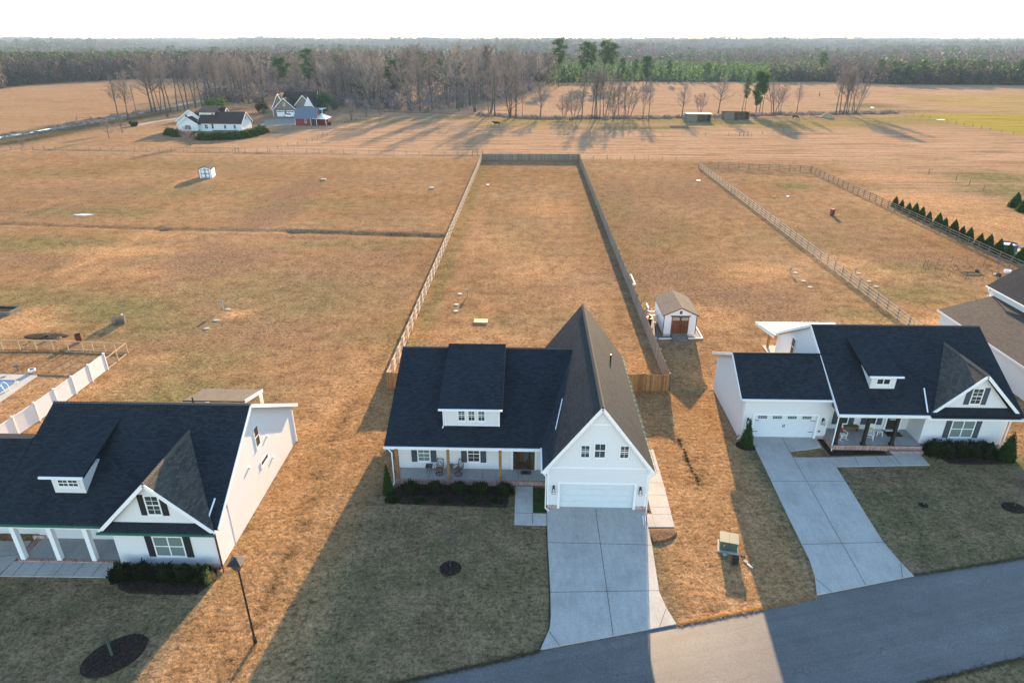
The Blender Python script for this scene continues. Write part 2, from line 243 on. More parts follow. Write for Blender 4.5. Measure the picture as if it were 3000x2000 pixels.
# ---------------------------------------------------------------- mesh builder
class MB:
    def __init__(s,M=None): s.v=[];s.f=[];s.uv=[];s.M=M;s.pc=[]
    def add(s,vs,fs,uvs=None):
        o=len(s.v); s.pc.append((o,len(s.f)))
        if s.M is not None: vs=[tuple(s.M@Vector(q)) for q in vs]
        s.v.extend(tuple(q) for q in vs)
        for i,fc in enumerate(fs):
            s.f.append(tuple(o+k for k in fc)); s.uv.append(uvs[i] if uvs and uvs[i] else [(0,0)]*len(fc))
        return s
    def box(s,x0,y0,z0,x1,y1,z1):
        x0,x1=sorted((x0,x1));y0,y1=sorted((y0,y1));z0,z1=sorted((z0,z1))
        return s.add([(x0,y0,z0),(x1,y0,z0),(x1,y1,z0),(x0,y1,z0),(x0,y0,z1),(x1,y0,z1),(x1,y1,z1),(x0,y1,z1)],
          [(0,3,2,1),(4,5,6,7),(0,1,5,4),(1,2,6,5),(2,3,7,6),(3,0,4,7)])
    def bar(s,p,q,w_=0.05,h_=None,up=(0,0,1)):
        h_=h_ or w_; p=Vector(p);q=Vector(q);d=(q-p)
        if d.length<1e-6: return s
        d.normalize(); u=Vector(up)
        if abs(d.dot(u))>0.98: u=Vector((0,1,0))
        a=d.cross(u).normalized()*w_/2; b_=a.cross(d).normalized()*h_/2
        vs=[p-a-b_,p+a-b_,p+a+b_,p-a+b_,q-a-b_,q+a-b_,q+a+b_,q-a+b_]
        return s.add(vs,[(0,3,2,1),(4,5,6,7),(0,1,5,4),(1,2,6,5),(2,3,7,6),(3,0,4,7)])
    def tube(s,p,q,r0,r1=None,n_=8,caps=True):
        r1=r0 if r1 is None else r1; p=Vector(p);q=Vector(q);d=(q-p)
        if d.length<1e-6: return s
        d.normalize(); u=Vector((0,0,1)) if abs(d.z)<0.95 else Vector((1,0,0)); a=d.cross(u).normalized(); b_=d.cross(a)
        vs=[]
        for c_,r_ in ((p,r0),(q,r1)):
            for k in range(n_):
                t=2*math.pi*k/n_; vs.append(c_+a*(math.cos(t)*r_)+b_*(math.sin(t)*r_))
        fs=[(k,(k+1)%n_,n_+(k+1)%n_,n_+k) for k in range(n_)]
        if caps: fs+=[tuple(range(n_))[::-1],tuple(range(n_,2*n_))]
        return s.add(vs,fs)
    def path(s,pts,r,n_=6):
        for a,b_ in zip(pts,pts[1:]): s.tube(a,b_,r,r,n_)
        return s
    def lathe(s,c,prof,n_=16):
        cx,cy,cz=c; vs=[];m_=len(prof)
        for r_,z_ in prof:
            for k in range(n_):
                t=2*math.pi*k/n_; vs.append((cx+r_*math.cos(t),cy+r_*math.sin(t),cz+z_))
        fs=[(i*n_+k,i*n_+(k+1)%n_,(i+1)*n_+(k+1)%n_,(i+1)*n_+k) for i in range(m_-1) for k in range(n_)]
        fs+=[tuple(range(n_))[::-1],tuple(range((m_-1)*n_,m_*n_))]
        return s.add(vs,fs)
    def prism(s,poly,fn,t0,t1):
        """poly of 2D points extruded; fn(a,b,t)->xyz"""
        k=len(poly); vs=[fn(a,b_,t0) for a,b_ in poly]+[fn(a,b_,t1) for a,b_ in poly]
        return s.add(vs,[tuple(range(k))[::-1],tuple(range(k,2*k))]+[(i,(i+1)%k,k+(i+1)%k,k+i) for i in range(k)])
    def slab(s,poly,z0,z1): return s.prism(poly,lambda a,b_,t:(a,b_,t),z0,z1)
    def roof(s,pts,t=0.16):
        """planar polygon, first edge = eave; solid t thick, with shingle UVs in metres"""
        P=[Vector(q) for q in pts]; u=(P[1]-P[0]).normalized(); nn=(P[1]-P[0]).cross(P[-1]-P[0]).normalized(); v_=nn.cross(u)
        if nn.z<0: P=[P[1],P[0]]+P[:1:-1]; return s.roof(P,t)
        k=len(P); vs=P+[q-Vector((0,0,t)) for q in P]; uvs=[[((q-P[0]).dot(u)+50,(q-P[0]).dot(v_)+50) for q in P]]
        fs=[tuple(range(k)),tuple(range(k,2*k))[::-1]]+[(i,k+i,k+(i+1)%k,(i+1)%k) for i in range(k)]
        return s.add(vs,fs,uvs+[None]*(len(fs)-1))
    def builds(s,name,mat,parent=None):
        out=[]
        for v0,v1,f0,f1 in s.parts():
            m_=MB(); m_.v=s.v[v0:v1]; m_.f=[tuple(i-v0 for i in fc) for fc in s.f[f0:f1]]; m_.uv=s.uv[f0:f1]; out.append(m_.build(name,mat,parent))
        return out[0]
    def parts(s):
        e=s.pc+[(len(s.v),len(s.f))]
        return [(e[i][0],e[i+1][0],e[i][1],e[i+1][1]) for i in range(len(s.pc))]
    def build(s,name,mat,parent=None,smooth=False):
        me=bpy.data.meshes.new(name); vs=s.v
        if parent is not None and parent.get("_w"):
            ox,oy,oz=parent["_w"]; vs=[(a-ox,b_-oy,c_-oz) for a,b_,c_ in vs]
        me.from_pydata(vs,[],s.f)
        if any(any(q!=(0,0) for q in u) for u in s.uv):
            ul=me.uv_layers.new(name="UVMap"); ul.data.foreach_set("uv",[c_ for u in s.uv for q in u for c_ in q])
        me.materials.append(MATS[mat]); 
        if smooth: me.polygons.foreach_set("use_smooth",[True]*len(me.polygons))
        me.update(); o=bpy.data.objects.new(name,me); COL.objects.link(o)
        if parent is not None:
            o.parent=parent
            if parent.get("_w"): o["_w"]=parent["_w"]
        return o
def thing(name,label,cat,loc=(0,0,0),rz=0,group=None,world=False):
    o=bpy.data.objects.new(name,None); COL.objects.link(o); o.empty_display_size=0.3
    o.location=loc; o.rotation_euler=(0,0,rz); o["label"]=label; o["category"]=cat
    if group: o["group"]=group
    if world: o["_w"]=list(loc)
    return o
def tag(o,label,cat,group=None):
    o["label"]=label; o["category"]=cat
    if group: o["group"]=group
    return o
def struct(o): o["kind"]="structure"; return o
def dup(o,loc,rz,label,group=None,scale=1.0,parent=None):
    c_=o.copy(); COL.objects.link(c_)
    if parent is None:
        c_.location=loc; c_.rotation_euler=(0,0,rz); c_["label"]=label; c_.scale=(scale,)*3 if not isinstance(scale,tuple) else scale
        if group: c_["group"]=group
    else: c_.parent=parent
    for ch in list(o.children): dup(ch,None,None,None,None,1,c_)
    return c_
ORD=["first","second","third","fourth","fifth","sixth","seventh","eighth","ninth","tenth","eleventh","twelfth","thirteenth","fourteenth","fifteenth","sixteenth","seventeenth","eighteenth","nineteenth","twentieth"]
# ---------------------------------------------------------------- terrain
def ss(a,b_,x): t=np.clip((x-a)/(b_-a),0,1); return t*t*(3-2*t)
def rolls(x,y):
    return (np.sin(x*0.0031+1.3)*np.cos(y*0.0023+0.4)+0.6*np.sin(x*0.0074+y*0.0031)+0.35*np.sin(x*0.017-y*0.006+2.0))
def T(x,y):
    x=np.asarray(x,float); y=np.asarray(y,float)
    z=-5.0*ss(520,950,y)+31.0*ss(1300,6200,y)+11*rolls(x,y)*ss(650,2600,y)
    return z
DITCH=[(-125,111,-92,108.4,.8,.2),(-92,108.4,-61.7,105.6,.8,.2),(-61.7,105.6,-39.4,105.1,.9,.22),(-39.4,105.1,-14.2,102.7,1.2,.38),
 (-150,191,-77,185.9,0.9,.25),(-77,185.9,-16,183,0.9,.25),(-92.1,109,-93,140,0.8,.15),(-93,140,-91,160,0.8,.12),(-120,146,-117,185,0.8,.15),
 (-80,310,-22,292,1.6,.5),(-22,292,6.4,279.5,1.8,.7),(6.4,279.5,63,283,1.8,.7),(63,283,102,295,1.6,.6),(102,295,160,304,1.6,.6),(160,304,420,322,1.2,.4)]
def segd(x,y,x0,y0,x1,y1):
    dx,dy=x1-x0,y1-y0; t=np.clip(((x-x0)*dx+(y-y0)*dy)/(dx*dx+dy*dy),0,1)
    return np.hypot(x-(x0+t*dx),y-(y0+t*dy))
def axis(segs):
    out=[segs[0][0]]
    for a,b_,st0,st1 in segs:
        k=0
        while out[-1]<b_-1e-6:
            fr=(out[-1]-a)/(b_-a); out.append(min(b_,out[-1]+st0*(st1/st0)**fr))
    return np.array(out)
xp=axis([(0,75,.7,.7),(75,190,.9,3),(190,600,3,25),(600,9000,25,700)]); xs=np.concatenate([-xp[:0:-1],xp])
ys=axis([(-60,18,8,1),(18,112,.6,.6),(112,190,.7,1.2),(190,330,1.2,2.5),(330,700,2.5,14),(700,12000,14,420)])
XX,YY=np.meshgrid(xs,ys)
ZZ=T(XX,YY); dark=np.zeros_like(XX)
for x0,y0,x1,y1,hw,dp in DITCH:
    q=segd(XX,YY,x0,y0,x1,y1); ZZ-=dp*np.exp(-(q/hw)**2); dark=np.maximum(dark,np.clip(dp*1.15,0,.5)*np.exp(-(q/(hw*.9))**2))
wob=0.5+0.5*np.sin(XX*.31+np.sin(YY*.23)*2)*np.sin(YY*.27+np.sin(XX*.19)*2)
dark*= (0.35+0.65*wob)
def blob(arr,px,py,rx,ry,w_):
    x,y=G(px,py); q=((XX-x)/rx)**2+((YY-y)/ry)**2; np.maximum(arr,min(1,w_*1.35)*np.exp(-(q**1.4)),out=arr)
green=np.zeros_like(XX);bare=np.zeros_like(XX);brown=np.zeros_like(XX);gold=np.zeros_like(XX);lawn=np.zeros_like(XX);wood=np.zeros_like(XX)
for a in [(330,905,9,5,.85),(80,870,9,5,.6),(100,715,16,5,.7),(270,620,16,4,.6),(520,1150,8,3,.8),(560,1060,6,4,.5),(1010,715,12,2,.5),(420,950,10,4,.6),(900,870,10,8,.45),
 (700,850,9,7,.35),(500,560,14,5,.5),(880,600,14,5,.3),(1180,980,3,6,.5),(1500,700,5,10,.3),(1790,600,5,14,.4),(1960,700,6,8,.3),(2560,930,5,3,.7),(2620,790,7,4,.5),(2350,700,10,8,.25),(2680,860,8,4,.6),
 (2330,545,5,4,.7),(2900,520,12,8,.9),(2980,560,12,8,.8),(1250,1180,2,2,.3),(665,1480,1.2,3,.7),(760,1560,1.2,2.5,.5),(600,1260,2,5,.3),(700,1700,1,1.2,.4),(2550,310,16,14,.9),(2650,325,20,6,.7),(2200,360,40,8,.5),(2420,350,34,12,.6),(1950,375,14,5,.9),
 (1800,375,22,6,.6),(1560,360,16,6,.6),(1380,345,20,8,.6),(1660,250,30,14,.8),(1080,355,18,8,.7),(1000,358,10,5,.8),(1650,940,5,5,.25),(150,510,18,5,.3),(560,480,20,6,.35),(2700,640,14,6,.35)]: blob(green,*a[:4],a[4]*.85)
for a in [(50,950,5,3.2,1),(120,915,3,2,.7),(400,800,4,2.5,.6),(350,735,9,2.6,1),(300,745,3,5,.9),(260,800,1.5,6,.6),(690,920,2,1.4,1),(760,700,6,6,.25),(1990,950,5,6,.4),(2080,930,4,4,.7),(2240,790,5,3,.9),(2190,815,4,2,.6),
 (2450,770,5,4,.8),(2560,800,5,3,.6),(2560,960,6,3,.7),(2800,960,6,4,.7),(1600,610,7,8,.55),(1450,720,6,10,.45),(1560,790,6,6,.55),(1260,980,5,3,.5),(1420,990,6,3,.5),(2700,590,13,10,.9),(2850,650,14,10,.9),(2600,520,16,5,.7),(2950,700,10,6,.7),
 (1010,1150,4,6,.4),(1060,1290,3,3,.6),(980,1480,2,5,.35),(1700,880,4,5,.4),(1350,640,6,8,.3),(450,690,5,2,.7),(180,1140,8,3,.6),(60,1200,8,6,.4),(520,540,2,14,.4),(470,1050,3,1.3,.6),(330,960,2,1,.5),(1960,1200,2,8,.5),(2060,1500,2,5,.4),(2300,1100,1.5,3,.4)]: blob(bare,*a[:4],a[4]*.75)
for a in [(800,620,5,16,.8),(860,560,5,14,.7),(640,760,9,9,.7),(930,820,8,12,.45),(700,960,10,6,.5),(500,1000,8,4,.4),(1100,760,5,10,.4),(1850,650,8,18,.5),(1900,800,8,8,.6),(2100,870,8,6,.6),(2000,560,10,20,.45),(1820,560,5,20,.5),
 (2250,880,6,5,.5),(2330,930,5,4,.5),(1480,640,6,10,.25),(1300,760,4,8,.35),(1180,840,3,6,.35),(1640,860,5,5,.4),(300,560,22,8,.4),(120,620,14,6,.6),(100,760,10,4,.5),(700,500,10,8,.3),(1100,520,16,8,.25),(2500,700,10,12,.3),(2700,760,10,5,.4),(900,690,14,2.5,.7),(1150,640,8,6,.3),(600,880,6,6,.4),(170,880,5,3,.3)]: blob(brown,*a)
sun_strip=(ss(-18.6,-17.8,XX)*(1-ss(-12.5,-10,XX))+ss(8.5,9.5,XX)*(1-ss(16.5,17.5,XX)))*(1-ss(56,66,YY))*ss(18,22,YY); bare=np.maximum(bare,.55*sun_strip)  # sunlit strips between the houses, painted brighter through the bare mask
for xx_,k_ in ((-2.5,.30),(-.7,.30),(5.5,.22),(20.5,.25),(22.3,.25),(-46,.25),(-47.8,.25)):
    brown=np.maximum(brown,k_*np.exp(-((XX-xx_-1.2*np.sin(YY*.06+xx_))/.45)**2)*ss(56,62,YY)*(1-ss(160,172,YY)))
for x0,y0,x1,y1,hw,w_ in [(-64.5,82,-63.1,91,.7,.9),(-63.1,91,-63.6,104,1.2,.6),(-63.6,104,-68,121,.8,.3),(-68,121,-63.6,131,.8,.35),(-95,109,-91,160,.5,.35),(13.6,50,13,62,1.0,.5)]:
    q=segd(XX,YY,x0,y0,x1,y1); bare=np.maximum(bare,w_*np.exp(-(q/hw)**2))
q=np.exp(-((XX+11.6)/1.1)**2)*ss(56,60,YY)*(1-ss(165,175,YY)); green=np.maximum(green,.75*q)
q=np.exp(-((XX-14.2)/1.3)**2)*ss(70,76,YY)*(1-ss(165,175,YY)); green=np.maximum(green,.35*q)
# worn furrows between the lots
for x0,y0,x1,y1,hw,w_ in [(-15.2,21,-14.7,27,.16,1),(-14.7,27,-15.0,36,.16,1),(-15.0,36,-15.5,48,.22,.9),(-15.5,48,-14.2,64,.3,.5),(12.15,44,12.45,38.6,.17,.8)]:
    q=segd(XX,YY,x0,y0,x1,y1); k=w_*np.exp(-(q/max(hw,.45))**2)*(.5+.5*np.sin(YY*4.1+np.sin(YY*1.7)*2)); dark=np.maximum(dark,k); ZZ-=.06*np.exp(-(q/.5)**2)
lawn=ss(20,22,YY)*(1-ss(36,40,YY))*(ss(-14.3,-13,XX)*(1-ss(8,9,XX)))+ (1-ss(-18.8,-17.8,XX))*ss(-60,-50,XX)*(1-ss(27.5,29.5,YY))+ss(15.5,17,XX)*(1-ss(41,45,YY))*ss(24,26,YY)
lawn=np.clip(lawn,0,1)*.85; lawn*=(1-ss(14,21,XX)*(1-ss(21,24,XX))*0)
_a=G(2620,336);_b=G(3000,398); _ln=((_b[0]-_a[0])*(YY-_a[1])-(_b[1]-_a[1])*(XX-_a[0]))/math.hypot(_b[0]-_a[0],_b[1]-_a[1])
x_,y_=G(2960,1985); green=np.maximum(green,1.0*np.exp(-(((XX-x_)/9)**2+((YY-y_)/3)**2))*(YY<26)); lawn=np.maximum(lawn,(YY<27)*(XX>17)*.8)
gold=ss(0,1.5,_ln)*ss(150,170,XX)*(1-ss(300,304,YY)); gold=np.maximum(gold,.45*ss(175,230,XX)*ss(304,308,YY)*(1-ss(390,430,YY)))
creekg=ss(-30,-5,XX)*(1-ss(190,230,XX))*np.exp(-((YY-268-6*np.sin(XX*.05))/15)**2)*.9; green=np.maximum(green,creekg*.75); gold=np.maximum(gold,creekg*.35)
lg=np.exp(-((XX+162)/6.5)**2)*ss(190,205,YY)*(1-ss(300,320,YY)); green=np.maximum(green,lg*.8); dark=np.maximum(dark,lg*.75)
stub=ss(172,186,YY+0.04*XX)*(0.35+0.65*ss(-110,-70,XX)); stub=np.maximum(stub,ss(74,80,XX)*ss(120,140,YY)*.7)
def edge_px(px): return np.interp(px,[-900,0,100,200,320,420,560,900,1600,1800,2100,2400,2520,2620,3000,3900],[270,261,248,242,236,231,229,240,245,240,241,240,243,248,250,252])
_den=(YY*math.cos(PITCH)*math.cos(0)+CAMH*math.sin(PITCH))
xr=XX*math.cos(YAW)+YY*math.sin(YAW); yr=-XX*math.sin(YAW)+YY*math.cos(YAW)
zc=yr*math.cos(PITCH)+CAMH*math.sin(PITCH); pxx=1500+f_px*xr/np.maximum(zc,1)
eyd=CAMH*f_px/(math.cos(PITCH)*(edge_px(pxx)-117)); ez=np.maximum(zc,1)
wood=ss(0.985,1.02,ez/eyd)*(yr>200)
nx,ny=len(xs),len(ys); vs=np.stack([XX,YY,ZZ],-1).reshape(-1,3); ii=np.arange(nx*ny).reshape(ny,nx)
fa=np.stack([ii[:-1,:-1],ii[:-1,1:],ii[1:,1:],ii[1:,:-1]],-1).reshape(-1,4)
def fastmesh(name,vs,fa,mat,k=4,smooth=False):
    me=bpy.data.meshes.new(name); me.vertices.add(len(vs)); me.vertices.foreach_set("co",np.asarray(vs,np.float32).ravel())
    me.loops.add(fa.size); me.loops.foreach_set("vertex_index",np.asarray(fa,np.int32).ravel()); me.polygons.add(len(fa))
    me.polygons.foreach_set("loop_start",np.arange(0,fa.size,k,dtype=np.int32)); me.update(calc_edges=True); me.materials.append(MATS[mat])
    if smooth: me.polygons.foreach_set("use_smooth",[True]*len(me.polygons))
    o=bpy.data.objects.new(name,me); COL.objects.link(o); return o
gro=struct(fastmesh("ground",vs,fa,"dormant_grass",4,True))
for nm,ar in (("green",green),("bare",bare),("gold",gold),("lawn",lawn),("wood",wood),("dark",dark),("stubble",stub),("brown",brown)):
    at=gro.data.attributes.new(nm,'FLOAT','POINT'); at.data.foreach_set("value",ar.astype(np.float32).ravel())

# ---------------------------------------------------------------- paved surfaces
def sheet(name,pts,z0,z1,mat,kind=True,parent=None):
    m_=MB(); m_.slab(pts,z0,z1); o=m_.build(name,mat,parent)
    return struct(o) if kind else o
sheet("road",[(-62,7),(-40,12.9),(-20,18.35),(-6.3,21.94),(-0.64,23.55),(0.87,24.0),(8.3,25.85),(13.5,27.2),(16.8,28.1),(23.1,29.84),(30.8,31.55),(45,34.7),(62,38.2),(62,30.4),(45,27.9),(25.9,24.28),(19.6,22.62),(8,19.2),(-8,14.6),(-40,5.2),(-62,-1)],-.1,0.012,"asphalt")
drv1=[(1.42,35.62),(1.40,31.9),(1.46,28),(1.44,26.2),(1.35,25.4),(0.83,24.05),(8.3,25.9),(7.95,27.0),(7.76,28.15),(7.98,32),(8.02,35.2),(7.9,35.62)]
def jointed(name,poly,cuts,mat="concrete",z=0.07):
    """concrete slab with grooves: a dark base sheet and raised panels cut along lines"""
    sheet(name,poly,-.05,z,mat)
    m_=MB()
    for (a,b_,c_,d) in cuts:
        p=Vector((a,b_,z+.0035));q=Vector((c_,d,z+.0035)); dd=(q-p).normalized(); s_=Vector((-dd.y,dd.x,0))*.016
        m_.add([p-s_,q-s_,q+s_,p+s_],[(0,1,2,3)])
    return struct(m_.build("control_joint","ink"))
jointed("driveway",drv1,[(4.72,35.4,4.75,25.05),(1.43,32.05,8.0,32.0),(1.46,27.95,7.78,28.25),(1.32,25.2,1.85,24.32),(7.9,26.9,7.35,25.7)])
drv2=[(17.3,44.7),(17.35,43.2),(17.2,38.9),(16.95,34.8),(16.85,33.0),(16.78,31.8),(16.80,28.2),(23.0,29.9),(22.65,31.2),(22.35,33.0),(22.6,36.0),(23.1,41.9),(21.2,42.05),(21.0,42.6),(22.9,43.0),(23.2,44.7)]
drv2=[G(2196,1281),G(2250,1390),G(2302,1500),G(2349,1596),G(2371,1640),G(2387,1691),G(2393,1744),G(2677,1688),G(2633,1643),G(2585,1586),G(2531,1500),G(2449,1368),G(2425,1341),G(2325,1341),G(2313,1323),G(2360,1318),G(2406,1311),G(2388,1281)]
jointed("driveway",drv2,[(*G(2290,1283),*G(2535,1714)),(*G(2257,1411),*G(2475,1411)),(*G(2349,1596),*G(2588,1590)),(*G(2391,1698),*G(2437,1736)),(*G(2638,1652),*G(2643,1694))])
jointed("walkway",[G(2449.5,1368),G(2426,1341.2),G(2618,1335.5),G(2605,1323),G(2687,1323),G(2723,1363)],[(*G(2503,1340),*G(2515,1366)),(*G(2565,1339),*G(2585,1365)),(*G(2615,1336),*G(2640,1364))])
jointed("walkway",[(-.78,37.72),(-.76,33.7),(1.37,33.68),(1.37,34.8),(.46,34.82),(.46,37.72)],[(-.76,34.84,.44,34.82),(.44,34.8,.44,33.72)])
jointed("walkway",[(8.45,42.6),(9.86,42.6),(9.86,38),(9.74,33.72),(8.02,33.68),(8.06,34.95),(8.46,34.95)],[(8.45,y,9.86,y) for y in (41.2,39.8,38.4,37,35.7)]+[(8.46,34.94,8.5,33.7),(8.46,34.95,9.8,34.98)],"path_pale")
jointed("driveway",[G(-200,1586),G(95,1586),G(60,1625),G(40,1646),G(-2,1684),G(-120,1760),G(-400,1760)],[(*G(-150,1650),*G(60,1625))])
jointed("walkway",[G(41,1645.5),G(358,1647),G(325,1692),G(0,1688)],[(*G(x,1646),*G(x-37-0*x,1690)) for x in (73,135,193,250,306)])
# lane, gravel tracks, water
def ribbon(name,pts,wd,mat,z=0.02):
    m_=MB(); L=[];Rr=[]
    for i,(x,y) in enumerate(pts):
        a=Vector(pts[max(0,i-1)]);b_=Vector(pts[min(len(pts)-1,i+1)]);d=(b_-a).normalized(); L.append((x-d.y*wd/2,y+d.x*wd/2,z));Rr.append((x+d.y*wd/2,y-d.x*wd/2,z))
    m_.add(L+Rr,[(i,i+1,len(pts)+i+1,len(pts)+i) for i in range(len(pts)-1)]); return struct(m_.build(name,mat))
ribbon("lane",[G(-120,426),G(0,404),G(60,393),G(120,383),G(230,366),G(300,352),G(370,338),G(450,325),G(560,301),G(700,275),G(760,262)],4.2,"gravel",.03)
ribbon("lane",[G(395,369),G(450,357),G(520,348),G(600,337),G(700,345)],3.2,"gravel",.025)
struct(MB().slab([G(1000-220,352),G(850,345),G(960,330),G(930,362),G(760,372)],-.05,.02).build("courtyard","gravel"))
def puddle(px,py,rx,ry,seed,label_=None):
    x,y=G(px,py); r_=random.Random(seed); pts=[]
    for k in range(22):
        t=2*math.pi*k/22; q=.75+.35*r_.random(); pts.append((x+rx*q*math.cos(t),y+ry*q*math.sin(t),.034 if px<240 and py<410 else .02))
    m_=MB(); m_.add(pts,[tuple(range(22))]); return struct(m_.build("puddle","puddle_water"))
puddle(245,629,2.0,.6,1)
for i,(px,py) in enumerate([(20,400),(62,393),(120,382.5),(85,389)]): puddle(px,py,1.0,6,3+i)
puddle(2555,315,1.0,1.2,8); puddle(2755,351,1.8,1.1,9)
# mulch beds
def mound(name,pts,mat,hgt,label,cat):
    cx=sum(p[0] for p in pts)/len(pts); cy=sum(p[1] for p in pts)/len(pts); vs=[];k=len(pts); r_=random.Random(int(cx*10))
    rings=[(1.0,0.0),(.97,.5),(.8,.8),(.55,1.0),(.25,1.0)]
    t_=thing(name,label,cat,(cx,cy,0)); m_=MB()
    for s_,hh in rings:
        for (x,y) in pts: s_=s_ if s_<.9 else s_*r_.uniform(.965,1.02); vs.append(((x-cx)*s_,(y-cy)*s_,hh*hgt*(.75+.5*r_.random())-.01 if hh else -.05))
    vs.append((0,0,hgt)); fs=[(i*k+j,i*k+(j+1)%k,(i+1)*k+(j+1)%k,(i+1)*k+j) for i in range(4) for j in range(k)]+[(4*k+j,4*k+(j+1)%k,5*k) for j in range(k)]
    m_.add(vs,fs); o=m_.build("mulch",mat,t_,True); return t_
def dens(pts,n_=6):
    out=[]
    for i,p in enumerate(pts):
        q=pts[(i+1)%len(pts)]
        for j in range(n_): out.append((p[0]+(q[0]-p[0])*j/n_,p[1]+(q[1]-p[1])*j/n_))
    return out
def ell(x,y,rx,ry,rot=0,n_=40):
    return [(x+rx*math.cos(t)*math.cos(rot)-ry*math.sin(t)*math.sin(rot),y+rx*math.cos(t)*math.sin(rot)+ry*math.sin(t)*math.cos(rot)) for t in [2*math.pi*k/n_ for k in range(n_)]]
mound("flower_bed",dens([(-9.2,37.86),(-.86,37.82),(-.86,35.3),(-3.3,35.35),(-8.96,35.5),(-10.2,36.0),(-10.1,37.2)]),"mulch",.10,"long dark mulch bed in front of the porch with wooden posts","flower bed")
mound("flower_bed",dens([(-24.62,29.45),(-24.6,28.4),(-24.0,27.5),(-23.1,27.15),(-20,27.1),(-18.6,27.2),(-17.9,28.5),(-18.3,29.4)]),"mulch",.10,"dark mulch bed under the double window beside the tall lamp post","flower bed")
mound("flower_bed",dens([(31.0,43.3),(36.6,43.3),(36.9,42.3),(36.4,41.4),(33,41.2),(31.6,41.3)]),"mulch",.08,"dark mulch bed full of shrubs below the wide window of the right-hand house","flower bed")
mound("flower_bed",dens([G(2389,1283),G(2404,1284),G(2432,1312),G(2602,1318),G(2617,1333),G(2428,1338),G(2406,1312)]),"mulch",.05,"narrow black mulch bed between brick porch edge and concrete walkway","flower bed")
mound("flower_bed",ell(17.35,43.4,1.0,.75),"mulch",.08,"round mulch ring around the cone shrub beside the garage","flower bed")
mound("flower_bed",[(7.95,33.55),(9.75,33.6),(9.85,33.2),(9.55,32.7),(8.9,32.3),(8.3,32.1),(7.95,32.2)],"mulch_straw",.12,"reddish half-round mulch bed at the end of the side walkway","flower bed")
mound("flower_bed",dens([(8.12,38.0),(8.4,38.0),(8.4,35.1),(8.12,35.1)]),"mulch_straw",.05,"thin strip of straw mulch between garage wall and side walkway","flower bed")
mound("flower_bed",ell(-4.55,29.7,.72,.66),"mulch",.12,"small round mulch ring around the young bare tree in the middle front lawn","flower bed")
mound("flower_bed",ell(-21.3,23.1,1.72,1.25,R(40)),"mulch",.14,"large oval black mulch ring around the thin trunk at lower left","flower bed")
mound("flower_bed",ell(33.3,36.35,.8,.65),"mulch",.10,"round mulch ring around the sapling at the right edge of the lawn","flower bed")
mound("flower_bed",ell(27.3,36.45,.35,.3),"mulch",.08,"tiny mulch spot around a stump shoot in the right-hand lawn","flower bed")
# ---------------------------------------------------------------- house parts
def frame_M(o,u,n_):
    """local (a along wall, b outwards, c up)"""
    o=Vector(o);u=Vector(u).normalized();n_=Vector(n_).normalized()
    return Matrix(((u.x,n_.x,0,o.x),(u.y,n_.y,0,o.y),(0,0,1,o.z),(0,0,0,1)))
def window(par,o,u,n_,wd,ht,cols=2,rows=2,mat="glass",shut=None,shw=.42,mull=1,name="window"):
    """o = lower-left corner on the wall. mull = number of side-by-side sashes"""
    M=frame_M(o,u,n_); t=.075
    F_=MB(M); F_.box(0,-.02,0,t,.05,ht);F_.box(wd-t,-.02,0,wd,.05,ht);F_.box(t,-.02,ht-t,wd-t,.05,ht);F_.box(t,-.02,0,wd-t,.052,t);F_.box(-.03,-.02,-.05,wd+.03,.08,-.001)
    sw=(wd-2*t)/mull
    for k in range(1,mull): F_.box(t+k*sw-.035,-.02,t,t+k*sw+.035,.047,ht-t)
    if rows>1: F_.box(t,-.02,ht/2-.03,wd-t,.043,ht/2+.03)
    for k in range(mull):
        for c_ in range(1,cols):
            x=t+k*sw+sw*c_/cols; F_.box(x-.011,.0,t,x+.011,.036,ht-t)
    for r_ in range(1,rows*1 if rows<=1 else rows):
        z=t+(ht-2*t)*r_/rows
        if abs(z-ht/2)>.05: F_.box(t,.0,z-.011,wd-t,.037,z+.011)
    f=F_.build(name,"trim_white",par)
    g=MB(M); g.box(t-.005,-.02,t-.005,wd-t+.005,.026,ht-t+.005); g.build("pane",mat,f)
    if shut:
        for x0 in (-shw-.02,wd+.02):
            s_=MB(M); s_.box(x0,.0,-.02,x0+shw,.045,ht+.02)
            for z0,z1 in ((.05,ht*.47),(ht*.53,ht-.05)): s_.box(x0+.05,.0455,z0,x0+shw-.05,.055,z1)
            s_.builds("shutter",shut,par)
    return f
